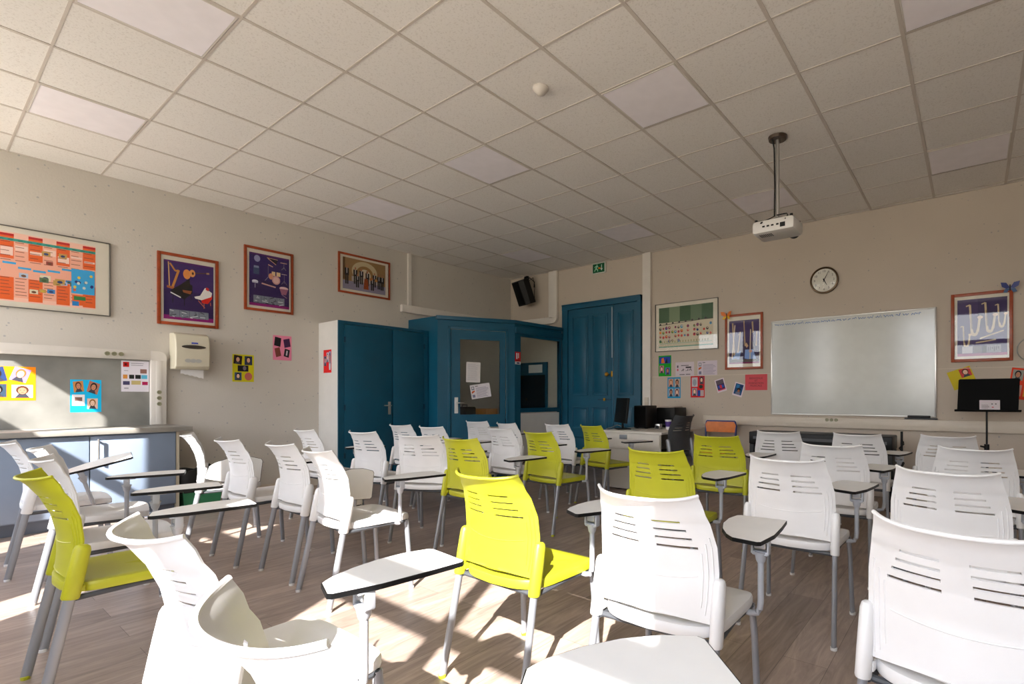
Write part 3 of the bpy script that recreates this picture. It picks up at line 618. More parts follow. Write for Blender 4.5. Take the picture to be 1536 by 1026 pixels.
part('trunking_body', lambda b: (b.box((3.80, -.06, .765), (XR, -.001, .885), M_PVCB, .005), b.box((3.81, -.063, .80), (XR, -.06, .85), M_PVCB, .001)), t)
part('socket_block', row_of_sockets('s', t, 3, .05, 'x'), t, loc=(5.44, -.062, .86))
t = thing('cable_trunking', 'white cable trunking above the blue cupboard and booth, rising to the ceiling beside the speaker', 'cable trunking')
def tk2(b):
    b.box((.001, -2.26, 2.39), (.06, -.001, 2.50), M_PVC, .006)
    b.box((.001, -.06, 2.39), (1.06, -.001, 2.50), M_PVC, .006); b.box((.965, -.06, 2.46), (1.145, -.001, CEIL - .004), M_PVC, .006)
    pts = [(.965, -.001, 2.39), (1.06, -.001, 2.39)] + [(1.06 + .085 * math.sin(a), -.001, 2.475 - .085 * math.cos(a)) for a in [R(d) for d in range(0, 91, 15)]] + [(.965, -.001, 2.475)]
    b.prism(pts, (0, -.06, 0), M_PVC)
part('trunking_body', tk2, t)
tag(boxo('light_switch', (2.865, -.06, .99), (2.93, -.05, 1.13), M_PVCB, None, .004), 'white double switch plate on the white pilaster right of the door', 'switch')

# ------------------------------------------------------------ counter with cupboards
t = thing('base_cabinet', 'blue-grey base cabinet with two doors and long metal handle along the left wall', 'cabinet')
part('body', lambda b: (b.box((.01, -6.95, .10), (.575, -5.055, .795), M_CAB), b.box((.01, -5.055, .0), (.585, -5.03, .795), M_DISP)), t)
boxo('plinth', (.02, -6.95, 0), (.55, -5.06, .10), mat('grey_plinth', (96, 104, 118), .5), t)
for (a, c, hy) in ((-6.28, -5.665, -5.72), (-5.658, -5.06, -5.61), (-6.90, -6.287, -6.34)):
    d = boxo('door', (.577, a, .11), (.597, c, .785), M_CAB, t, .003)
    if hy != -5.72 and hy != -6.34:
        part('handle', lambda b: (b.tube([(.63, hy, .55), (.63, hy, .76)], .008, M_STEEL, 10), b.box((.597, hy - .005, .56), (.63, hy + .005, .575), M_STEEL), b.box((.597, hy - .005, .735), (.63, hy + .005, .75), M_STEEL)), d)
tag(boxo('worktop', (.001, -6.95, .798), (.635, -4.935, .843), M_CTOP, None, .003), 'grey stone-look worktop on top of the blue-grey base cabinet', 'worktop')
tag(boxo('splashback', (.001, -6.95, .844), (.012, -5.126, 1.505), M_BSPL, None), 'streaky grey splashback panel on the wall above the worktop', 'splashback')

# ------------------------------------------------------------ paper towel dispenser
t = thing('towel_dispenser', 'ivory paper towel dispenser on the wall below the harp poster', 'dispenser'); onwall(t, 'L', -4.965, 1.42, .002)
def dsp(b):
    prof = [(0, 0), (-.17, 0), (-.205, .03), (-.215, .2), (-.20, .31), (-.165, .365), (-.10, .385), (0, .385)]
    b.prism([(0, y, z) for y, z in prof], (.30, 0, 0), M_DISP)
o_ = part('housing', dsp, t); bv = o_.modifiers.new('bevel', 'BEVEL'); bv.width = .012; bv.segments = 3; bv.limit_method = 'ANGLE'
part('viewing_slot', lambda b: b.prism([(.155 + .105 * math.cos(a), -.2118 - .0006 * math.cos(2 * a), .235 + .020 * math.sin(a)) for a in [2 * math.pi * i / 20 for i in range(20)]], (0, -.004, 0), mat('smoked_slot', (60, 54, 48), .2)), t)
boxo('logo', (.135, -.2155, .27), (.19, -.208, .282), mat('blue_logo', (30, 60, 190), .4), t)
part('emblem', lambda b: [b.prism([(x + .028 * math.cos(a), -.2135, .09 + .02 * math.sin(a)) for a in [2 * math.pi * i / 14 for i in range(14)]], (0, -.0015, 0), mat('emblem_grey', (176, 174, 168), .5)) for x in (.105, .15, .195)], t)
def tow(b):
    n = 10; pts = [(.065, 0), (.265, 0)]; 
    bot = [(.265 - .2 * i / n, -.09 + .05 * i / n + .004 * ((i % 2) * 2 - 1)) for i in range(n + 1)]
    b.prism([(x, -.12, z) for x, z in [(.065, .01), (.265, .01)] + bot], (0, -.002, 0), M_PAPER)
part('paper_towel', tow, t)

# ------------------------------------------------------------ waste bin
t = thing('waste_bin', 'green plastic waste bin with black bag, at the end of the counter', 'bin', (.42, -4.83, 0))
def bn(b):
    a = [(-.14, -.17), (.14, -.17), (.14, .17), (-.14, .17)]; n = 4
    v0 = [b.bm.verts.new((x * .85, y * .85, 0)) for x, y in a]; v1 = [b.bm.verts.new((x, y, .25)) for x, y in a]; v2 = [b.bm.verts.new((x * .93, y * .93, .25)) for x, y in a]; v3 = [b.bm.verts.new((x * .8, y * .8, .02)) for x, y in a]
    b.bm.faces.new(v0[::-1]); b.bm.faces.new(v3)
    for p, q in ((v0, v1), (v1, v2), (v2, v3)):
        for i in range(4): b.bm.faces.new([p[i], p[(i + 1) % 4], q[(i + 1) % 4], q[i]])
    b.mi(M_BIN)
part('bin_body', bn, t)
def bag(b):
    rings = []; rr = random.Random(3)
    prof = [(.96, .25), (1.05, .20), (1.06, .30), (1.02, .40), (.85, .38), (.7, .18)]
    for k, (s_, z) in enumerate(prof):
        ring = []
        for i in range(20):
            a = 2 * math.pi * i / 20; x = .14 * s_ * max(-1, min(1, 1.35 * math.cos(a))); y = .17 * s_ * max(-1, min(1, 1.35 * math.sin(a)))
            ring.append(b.bm.verts.new((x * rr.uniform(.97, 1.05), y * rr.uniform(.97, 1.05), z + rr.uniform(-.02, .03))))
        rings.append(ring)
    for k in range(len(rings) - 1):
        for i in range(20): b.bm.faces.new([rings[k][i], rings[k][(i + 1) % 20], rings[k + 1][(i + 1) % 20], rings[k + 1][i]])
    b.mi(M_BAG)
part('bin_bag', bag, t)

# ------------------------------------------------------------ tall cupboard
t = thing('tall_cupboard', 'tall cupboard with two blue doors and white side, against the left wall', 'cupboard')
CX = .50
part('carcass', lambda b: (b.box((.001, -3.43, 0), (CX - .02, -3.41, 2.085), M_GLOSSW), b.box((.001, -2.15, 0), (CX - .02, -2.13, 2.085), M_GLOSSW), b.box((.001, -3.41, 2.065), (CX - .02, -2.15, 2.085), M_GLOSSW), b.box((.001, -3.41, .0), (CX - .02, -2.15, .02), M_GLOSSW), b.box((.001, -3.41, .02), (.01, -2.15, 2.065), M_GLOSSW)), t)
part('door_frame', lambda b: (b.box((CX - .02, -3.43, 0), (CX, -3.36, 2.085), M_BLUE), b.box((CX - .02, -2.20, 0), (CX, -2.13, 2.085), M_BLUE), b.box((CX - .02, -3.36, 2.045), (CX, -2.20, 2.085), M_BLUE), b.box((CX - .02, -3.36, 0), (CX, -2.20, .06), M_BLUE)), t)
for (a, c) in ((-3.355, -2.70), (-2.69, -2.205)):
    d = boxo('door', (CX - .018, a, .065), (CX + .004, c, 2.04), M_BLUE, t, .002)
    hy = a if c == -2.70 else c
    for hz in (.4, 1.0, 1.85): boxo('hinge', (CX + .002, hy - .012, hz - .035), (CX + .012, hy + .012, hz + .035), M_BLUED, d)
    if c == -2.70:
        def hd(b):
            b.box((CX + .004, -2.765, .90), (CX + .010, -2.725, 1.07), M_STEEL, .002); b.tube([(CX + .01, -2.745, 1.02), (CX + .05, -2.745, 1.02), (CX + .055, -2.76, 1.02), (CX + .055, -2.85, 1.02)], .008, M_STEEL, 10)
        part('door_handle', hd, d)
s_ = sheet('collage_sheet', 'B', .13, 1.44, .20, .29, (214, 16, 20), P_(.08, .3, .36, .72, (60, 90, 130), 2, 2) + P_(.4, .46, .66, .88, (190, 200, 220), 2, 1) + P_(.7, .2, .94, .92, (150, 160, 190), 1, 2) + [(rect(.72, .12, .92, .4), (190, 190, 196))], 'red collage sheet stuck on the white side of the tall cupboard', 'paper sheet', GC)
s_.location = (.13, -3.4310, 1.44)

# ------------------------------------------------------------ blue booth in the corner
t = thing('corner_booth', 'blue timber corner booth with glazed door and side window', 'booth')
BH = 2.285
A = Vector((.70, -2.12, 0)); B_ = Vector((1.25, -1.14, 0)); C_ = Vector((1.28, -.08, 0))
def fmat(p, q):
    d = (q - p).normalized(); a = math.atan2(d.y, d.x); return Matrix.Translation(p) @ Matrix.Rotation(a, 4, 'Z'), (q - p).length, a
m1, L1, a1 = fmat(A, B_); m2, L2, a2 = fmat(B_, C_)
def lp(name, fn, mtx, parent, **k):
    o = part(name, fn, parent, **k); o.matrix_local = mtx; return o
T = .05
boxo('side_panel', (.001, -2.12, 0), (.70, -2.08, BH), M_BLUE, t)
def wallA(b):
    b.box((0, 0, 0), (.165, T, BH), M_BLUE); b.box((1.0, 0, 0), (L1, T, BH), M_BLUE); b.box((.165, 0, 2.12), (1.0, T, BH), M_BLUE)
    b.box((-.02, -.035, BH - .05), (L1 + .02, T, BH + .005), M_BLUED, .004); b.box((.14, -.012, 0), (.18, 0, 2.15), M_BLUE, .003); b.box((.985, -.012, 0), (1.02, 0, 2.15), M_BLUE, .003); b.box((.14, -.012, 2.11), (1.02, 0, 2.15), M_BLUE, .003)
lp('door_wall', wallA, m1, t)
def bdoor(b):
    z = [.02, .88, 1.97, 2.105]; x = [.185, .315, .895, .98]
    b.box((x[0], .002, z[0]), (x[1], .04, z[3]), M_BLUE); b.box((x[2], .002, z[0]), (x[3], .04, z[3]), M_BLUE)
    b.box((x[1], .002, z[0]), (x[2], .04, z[1]), M_BLUE); b.box((x[1], .002, z[2]), (x[2], .04, z[3]), M_BLUE)
dd = lp('booth_door', bdoor, m1, t)
part('glass_pane', lambda b: b.box((.316, .018, .881), (.894, .022, 1.969), M_GLASS), dd)
part('door_handle', lambda b: (b.box((.235, -.008, .90), (.285, .002, 1.13), mat('white_metal_plate', (210, 206, 202), .35), .003), b.tube([(.26, -.008, 1.05), (.26, -.05, 1.05), (.27, -.055, 1.05), (.37, -.055, 1.05)], .009, M_STEEL, 10)), dd)
def wallB(b):
    b.box((0, 0, 0), (.12, T, BH), M_BLUE); b.box((1.0, 0, 0), (L2, T, BH), M_BLUE); b.box((.12, 0, 2.06), (1.0, T, BH), M_BLUE); b.box((.12, 0, .9), (1.0, T, .965), M_BLUE)
    b.box((-.02, -.035, BH - .05), (L2, T, BH + .005), M_BLUED, .004); b.box((0, -.03, 2.1), (L2, 0, 2.19), M_BLUE, .004); b.box((.09, -.012, .90), (1.0, 0, .94), M_BLUE, .003)
lp('window_wall', wallB, m2, t)
lp('glass_pane', lambda b: b.box((.12, .022, .965), (1.0, .026, 2.06), M_GLASS), m2, t)
lp('lower_panel', lambda b: b.box((.12, .005, .06), (1.0, .03, .885), M_GLOSSW), m2, t)
def onface(o, mtx, x, z, rz=0, off=-.003):
    o.matrix_world = mtx @ Matrix.Translation((x, off, z)) @ Matrix.Rotation(rz, 4, 'Y'); return o
o = tag(obj('notice_sheet', sheet_mesh('n', .205, .295, (206, 200, 198), lines(.12, .88, .12, .9, 16, (160, 156, 160), .006))), 'white typed page taped high on the booth door glass', 'paper sheet')
onface(o, m1, .40, 1.35, R(1), .0165)
o = tag(obj('notice_sheet', sheet_mesh('n', .29, .205, (214, 208, 212), info_items())), 'white landscape notice with logo strip taped crookedly on the booth door glass', 'paper sheet')
onface(o, m1, .485, 1.10, R(-9), .0165)
o = tag(obj('safety_sticker', sheet_mesh('n', .115, .19, (206, 30, 36), [(rect(.2, .42, .44, .9), (240, 236, 236)), (rect(.56, .5, .7, .9), (240, 236, 236)), (rect(.0, .0, 1, .22), (226, 222, 226)), (rect(.3, .05, .8, .16), (60, 60, 110)), (rect(.14, .26, .86, .34), (150, 20, 26))])), 'red and white safety pictogram sticker on the booth corner post', 'sticker')
onface(o, m2, .0, 1.63)
# inside the booth
tb = thing('notice_board', 'blue-framed board with a dark panel standing inside the corner booth', 'board')
part('frame', lambda b: (b.box((.02, -.05, .9), (.92, -.02, 1.74), M_BLUE), ), tb)
boxo('dark_panel', (.06, -.055, .92), (.88, -.05, 1.52), M_BLKM, tb)
boxo('paper', (.5, -.056, 1.56), (.82, -.05, 1.70), M_PAPER, tb)
tag(boxo('cardboard_box', (.35, -1.15, .78), (.62, -.9, .95), M_ORBOX, None, .004), 'brown cardboard box on the shelf inside the corner booth', 'box')
tag(part('storage_shelf', lambda b: (b.box((.05, -1.5, .74), (.7, -.7, .775), M_WOOD), b.box((.08, -1.45, 0), (.12, -1.41, .74), M_BLK), b.box((.62, -1.45, 0), (.66, -1.41, .74), M_BLK), b.box((.08, -.79, 0), (.12, -.75, .74), M_BLK), b.box((.62, -.79, 0), (.66, -.75, .74), M_BLK))), 'low wooden table inside the corner booth behind the door glass', 'table')
tag(part('black_case', lambda b: (b.box((.15, -1.42, .778), (.45, -1.2, .98), M_BLKM, .02), b.tube([(.24, -1.31, .978), (.24, -1.31, 1.01), (.36, -1.31, 1.01), (.36, -1.31, .978)], .008, M_BLK, 8))), 'black case on the table inside the corner booth', 'case')

# low white cabinet beside booth door
t = thing('low_cabinet', 'low white cabinet standing in front of the glazed booth door', 'cabinet', (1.18, -1.62, 0), a1)
boxo('body', (-.25, -.17, .04), (.27, .13, .70), M_GLOSSW, t, .004); boxo('door', (-.24, -.185, .06), (.26, -.172, .69), M_GLOSSW, t, .003); boxo('plinth', (-.23, -.15, 0), (.25, .11, .04), M_BLUED, t)

# ------------------------------------------------------------ speaker on the wall
t = thing('wall_speaker', 'black loudspeaker hung tilted on a bracket in the corner above the booth', 'speaker', (.56, -.22, 2.95), R(-14))
def spk(b):
    rot = Matrix.Rotation(R(21), 3, 'X')
    pts = [(-.13, .08), (.13, .08), (.16, -.05), (.11, -.13), (-.11, -.13), (-.16, -.05)]
    b.prism([rot @ Vector((x, y, -.21)) for x, y in pts], rot @ Vector((0, 0, .42)), M_BLK)
o_ = part('cabinet', spk, t); bv = o_.modifiers.new('b', 'BEVEL'); bv.width = .008; bv.segments = 2; bv.limit_method = 'ANGLE'
part('grille', lambda b: b.box((-.10, -.136, -.19), (.10, -.130, .19), M_BLKM, .002, Matrix.Rotation(R(21), 3, 'X'), (0, 0, 0)), t)
part('bracket', lambda b: (b.tube([(.0, .06, .18), (.0, .1, .27), (.03, .18, .2), (.05, .16, .1)], .008, M_BLK, 8), b.box((-.05, .02, .21), (.05, .06, .28), M_BLK, .004)), t)
part('cable', lambda b: b.tube([(.06, .06, .2), (.14, .08, .24), (.17, .1, .1), (.12, .12, .0), (.1, .14, -.1)], .005, M_BLK, 6), t)

# ------------------------------------------------------------ projector
t = thing('ceiling_projector', 'white projector hanging from the ceiling on a thin chrome pole', 'projector', (5.49, -2.33, CEIL))
part('ceiling_plate', lambda b: b.lathe([(.07, -.03), (.075, -.004), (.02, -.002)], (0, 0, 0), mat('bronze_plate', (80, 66, 54), .4, metal=.5), 20), t)
part('pole', lambda b: b.tube([(0, 0, -.67), (0, 0, -.02)], .016, M_STEEL, 14), t)
part('cable', lambda b: (b.tube([(-.05, -.05, -.005), (-.03, -.03, -.04), (-.022, -.018, -.1), (-.018, -.014, -.4), (-.02, -.018, -.66), (-.06, -.08, -.70), (-.09, -.15, -.74)], .006, M_BLK, 8), b.tube([(.0, -.02, -.655), (.08, -.03, -.66), (.11, -.1, -.70), (.1, -.14, -.74)], .005, M_BLK, 8)), t)
pz = -.70
part('projector_body', lambda b: b.box((-.17, -.14, pz - .12), (.17, .14, pz - .01), mat('projector_white', (206, 202, 196), .4), .03), t)
part('lens', lambda b: b.lathe([(.045, .12), (.05, .165), (.04, .17), (.03, .15)], (.09, 0, pz - .07), M_BLK, 20, 'y'), t)
part('ports', lambda b: ([b.box((x, -.1425, pz - .075), (x + .02, -.139, pz - .062), M_BLK) for x in (-.08, -.045, -.01, .03)], b.box((.06, -.1425, pz - .095), (.1, -.139, pz - .06), M_BLK)), t)
part('vent', lambda b: [b.box((-.12 + .015 * i, -.1, pz - .1215), (-.112 + .015 * i, -.02, pz - .119), M_DGREY) for i in range(7)], t)
part('mount_bracket', lambda b: (b.box((-.05, -.05, pz - .012), (.05, .05, pz + .01), M_BLK, .003), b.tube([(-.13, -.1, pz - .01), (0, 0, pz + .01), (.13, .1, pz - .01)], .007, M_BLK, 8), b.tube([(.13, -.1, pz - .01), (0, 0, pz + .01), (-.13, .1, pz - .01)], .007, M_BLK, 8)), t)
part('foot', lambda b: [b.lathe([(.012, 0), (.012, .014)], (x, y, pz - .012), M_BLK, 10) for x, y in ((-.14, -.11), (.14, -.11), (-.14, .11), (.14, .11))], t)

tag(part('smoke_detector', lambda b: b.lathe([(.055, 0), (.056, -.012), (.045, -.025), (.03, -.045), (.012, -.055)], (4.37, -3.99, CEIL - .001), mat('detector_white', (206, 198, 188), .4), 24)), 'small round white motion detector on the ceiling tiles', 'detector')

# flush square light panels in the ceiling grid
LP = {(1.05, -6.09): 'far left, nearest the counter wall', (2.85, -6.09): 'upper left, cut by the top edge of the photo', (4.65, -6.09): '', (1.05, -3.69): 'far left above the blue cupboard', (2.85, -3.69): 'centre left, between the smoke detector and the cupboard',
      (4.65, -3.69): 'centre, just right of the smoke detector', (6.45, -3.69): 'right of the projector, cut by the top edge of the photo', (1.05, -1.29): 'deep in the corner above the booth', (2.85, -1.29): 'above the blue double door', (4.65, -1.29): 'beside the projector pole towards the back wall', (6.45, -1.29): 'far right near the back wall'}
LPD = {(1.05, -6.09): 'smooth white square light panel, switched off, above the counter, nearest the left wall',
       (2.85, -6.09): 'smooth white square light panel cut by the top edge of the picture at the left',
       (1.05, -3.69): 'smooth white light panel, switched off, above the musicians photograph near the left wall',
       (2.85, -3.69): 'smooth white light panel in the ceiling centre, left of the round detector',
       (4.65, -3.69): 'smooth white light panel just right of the round ceiling detector',
       (6.45, -3.69): 'smooth white light panel cut by the top edge of the picture at the right',
       (1.05, -1.29): 'smooth white light panel deep in the corner over the blue booth',
       (2.85, -1.29): 'smooth white light panel over the blue double door',
       (4.65, -1.29): 'smooth white light panel right behind the projector pole',
       (6.45, -1.29): 'smooth white light panel at the far right close to the back wall'}
for (x, y), lab in LPD.items():
    t = thing('ceiling_light', lab, 'ceiling light', (x + .3, y + .3, CEIL), group='square light panels in the tiled ceiling')
    boxo('diffuser', (-.283, -.283, -.0035), (.283, .283, -.0005), M_LED, t)
    part('rim', lambda b: [b.box(a, c, M_PVC) for a, c in (((-.288, -.288, -.006), (.288, -.280, -.001)), ((-.288, .280, -.006), (.288, .288, -.001)), ((-.288, -.28, -.006), (-.28, .28, -.001)), ((.28, -.28, -.006), (.288, .28, -.001)))], t)

# ------------------------------------------------------------ teacher's desk
t = thing('teacher_desk', 'pale grey-white desk with a drawer front, in front of the blue double door', 'desk')
DX0, DX1, DY0, DY1, DZ = 3.05, 3.90, -1.40, -.10, .72
M_DESK = mat('desk_melamine', (206, 200, 190), .45)
boxo('desk_top', (DX0 - .01, DY0 - .01, DZ - .028), (DX1, DY1, DZ), M_DESK, t, .003)
part('front_panel', lambda b: b.box((DX0, DY0, .02), (DX1 - .02, DY0 + .02, DZ - .028), M_DESK), t)
boxo('side_panel', (DX0, DY0 + .02, .02), (DX0 + .02, DY1, DZ - .028), M_DESK, t)
boxo('side_panel', (DX0 + .02, DY1 - .02, .02), (DX1 - .02, DY1, DZ - .028), M_DESK, t)
boxo('side_panel', (DX1 - .02, -.55, .02), (DX1 - .001, DY1, DZ - .028), M_DESK, t)
boxo('drawer', (DX0 + .01, DY0 - .014, .50), (DX1 - .03, DY0 - .001, DZ - .034), M_DESK, t, .002)
boxo('handle', (DX0 + .27, DY0 - .022, .62), (DX0 + .38, DY0 - .014, .675), mat('grey_pull', (130, 134, 138), .4, metal=.4), t, .004)
# computer monitor seen from the side
t = thing('computer_monitor', 'black computer screen seen from behind on the desk', 'monitor', (3.16, -1.12, DZ), R(-40))
boxo('stand_foot', (-.12, -.09, 0), (.12, .09, .012), M_BLK, t, .004)
part('stand_neck', lambda b: b.box((-.02, .0, .012), (.02, .02, .2), M_BLK, .004), t)
part('screen', lambda b: b.box((-.25, -.03, .08), (.25, .0, .40), M_BLK, .006, Matrix.Rotation(R(-6), 3, 'X'), (0, 0, .1)), t)
part('screen_back', lambda b: b.box((-.2, .0, .12), (.2, .012, .36), M_DGREY, .004, Matrix.Rotation(R(-6), 3, 'X'), (0, 0, .1)), t)
t = thing('computer_tower', 'black box-shaped computer case lying on the desk between screen and printer', 'computer', (3.29, -.72, DZ), R(0))
boxo('case', (-.11, -.14, .006), (.08, .14, .30), M_BLK, t, .008); boxo('front_panel', (-.10, -.145, .02), (.07, -.14, .28), M_BLKM, t)
for x in (-.08, .06):
    for y in (-.11, .11): boxo('foot', (x - .015, y - .015, 0), (x + .015, y + .015, .007), M_BLK, t)
t = thing('printer', 'black desktop printer with papers stacked on its lid', 'printer', (3.47, -.30, DZ), R(0))
boxo('body', (-.16, -.19, .0), (.12, .16, .27), M_BLK, t, .01)
boxo('paper_slot', (-.14, -.2, .05), (.10, -.19, .12), M_BLKM, t); boxo('output_tray', (-.13, -.21, .04), (.10, -.19, .052), M_DGREY, t)
tag(boxo('paper_stack', (3.33, -.47, DZ + .271), (3.57, -.22, DZ + .285), mat('paper_pile', (180, 160, 150), .7), None, .001), 'flat pile of papers lying on the black printer', 'papers')
t = thing('paper_cup', 'white and purple paper cup standing on the desk right of the printer', 'cup', (3.66, -.80, DZ))
part('cup_body', lambda b: b.lathe([(.030, 0), (.042, .12), (.045, .122), (.040, .118), (.028, .01)], (0, 0, 0), M_PAPER, 20), t)
part('print_band', lambda b: b.lathe([(.0345, .035), (.0415, .10), (.0400, .10)], (0, 0, 0), M_PURP, 20), t)
tag(part('webcam', lambda b: (b.box((3.52, -.90, DZ + .001), (3.59, -.83, DZ + .07), M_STEEL, .006), b.box((3.53, -.903, DZ + .01), (3.58, -.899, DZ + .05), M_BLK))), 'small silver and black box device on the desk before the printer', 'device')
tag(part('desk_cable', lambda b: b.tube([(3.12, -1.0, DZ + .02), (3.08, -1.1, DZ + .05), (3.05, -1.2, DZ + .02), (3.045, -1.3, DZ + .008)], .006, M_WIRE, 8)), 'thin grey cable looping over the left end of the desk', 'cable')

# ------------------------------------------------------------ student chair with plywood back
t = thing('plywood_chair', 'old school chair with orange plywood back and navy tube frame against the back wall', 'chair', (4.165, -.52, 0), R(180))
part('backrest', lambda b: b.prism([(x, .19 - .02 * math.cos(x * 7), z) for x, z in [(-.19, .68), (.19, .68), (.205, .70), (.205, .78), (.18, .815), (-.18, .815), (-.205, .78), (-.205, .70)]], (0, .01, 0), M_PLY), t, rot=(0, 0, R(180)))
t2 = t
part('seat', lambda b: b.box((-.19, -.18, .44), (.19, .19, .452), M_PLY, .005), t)
for s in (-1, 1):
    part('frame_tube', lambda b: (b.tube([(s * .20, -.22, .0), (s * .20, -.17, .44), (s * .20, -.185, .6), (s * .205, -.2, .76), (s * .19, -.2, .82)], .0125, M_NAVY, 10),), t)
    part('leg', lambda b: b.tube([(s * .20, .19, 0), (s * .18, .16, .43)], .0125, M_NAVY, 10), t)
part('crossbar', lambda b: b.tube([(-.19, -.2, .82), (.19, -.2, .82)], .0125, M_NAVY, 10), t)
part('crossbar', lambda b: b.tube([(-.18, .15, .43), (.18, .15, .43)], .011, M_NAVY, 8), t)
part('crossbar', lambda b: b.tube([(-.2, -.17, .43), (.2, -.17, .43)], .011, M_NAVY, 8), t)

# ------------------------------------------------------------ digital piano and stands behind the chairs
t = thing('digital_piano', 'black digital piano standing behind the white chairs below the whiteboard', 'piano', (0, 0, 0))
PX0, PX1, PY = 4.74, 6.16, -.9
boxo('keyboard_body', (PX0, PY, .60), (PX1, PY + .38, .74), M_BLK, t, .012)
for x in (PX0, PX1 - .05): boxo('side_leg', (x, PY + .02, 0), (x + .05, PY + .34, .60), M_BLK, t, .006)
boxo('back_panel', (PX0 + .05, PY + .02, .30), (PX1 - .05, PY + .04, .60), M_BLKM, t)
boxo('control_strip', (PX0 + .05, PY - .003, .66), (PX1 - .05, PY - .0005, .69), M_DGREY, t)
t = thing('microphone_stand', 'folded black stand with cables leaning at the right end of the piano', 'stand', (6.24, -.95, 0))
part('base', lambda b: [b.tube([(0, 0, .12), (.16 * math.cos(a), .12 * math.sin(a), .012)], .009, M_BLK, 8) for a in (R(30), R(150), R(270))], t)
part('pole', lambda b: b.tube([(0, 0, .1), (0, 0, .80)], .011, M_BLK, 10), t)
part('cable', lambda b: b.tube([(.02 * math.cos(i * 1.3) , .02 * math.sin(i * 1.3), .3 + i * .02) for i in range(22)], .006, M_BLK, 6), t)

# ------------------------------------------------------------ music stand
t = thing('music_stand', 'black music stand holding a white card, right of the whiteboard', 'music stand', (6.89, -.62, 0))
part('desk_plate', lambda b: (b.prism([(-.225, 0, .0), (.225, 0, 0), (.24, 0, .30), (.225, 0, .31), (-.205, 0, .31), (-.215, 0, .30)], (0, .012, 0), M_BLKM), b.box((-.245, -.045, -.006), (.245, .012, .004), M_BLKM, .002)), t, loc=(0, -.03, 1.0), rot=(R(-14), 0, 0))
part('pole', lambda b: (b.tube([(0, 0, .15), (0, 0, .66)], .013, M_BLK, 12), b.tube([(0, 0, .6), (0, .0, 1.08)], .008, M_BLK, 12)), t)
part('clamp', lambda b: (b.lathe([(.02, -.03), (.02, .03)], (0, 0, .66), M_BLK, 12), b.tube([(0, 0, .66), (-.05, 0, .67)], .008, M_BLK, 8)), t)
for a in (90, 210, 330): part('leg', lambda b: b.tube([(0, 0, .22), (.25 * math.cos(R(a)), .25 * math.sin(R(a)), .01)], .009, M_BLK, 8), t)
o = tag(obj('music_card', sheet_mesh('c', .15, .095, (206, 196, 200), [(circ(.62, .62, .04, .05), (20, 20, 20)), (circ(.8, .62, .04, .05), (20, 20, 20)), (rect(.6, .25, .7, .33), (200, 40, 60))] + lines(.1, .55, .2, .5, 4, (90, 60, 80), .015))), 'small white card with two black notes resting on the music stand', 'card')
o.location = (6.835, -.665, 1.008); o.rotation_euler = (R(-14), 0, 0)

# wall device at the right edge
tag(part('wall_cable', lambda b: (b.tube([(7.26 - .12 * math.sin(R(a)), -.01, 1.60 + .12 * math.cos(R(a))) for a in range(0, 181, 15)], .006, M_WIRE, 6), b.box((7.24, -.04, 1.52), (7.32, -.001, 1.78), M_PVCB, .006))), 'looped grey cable and cream wall box at the right edge beside the saxophone poster', 'cable')

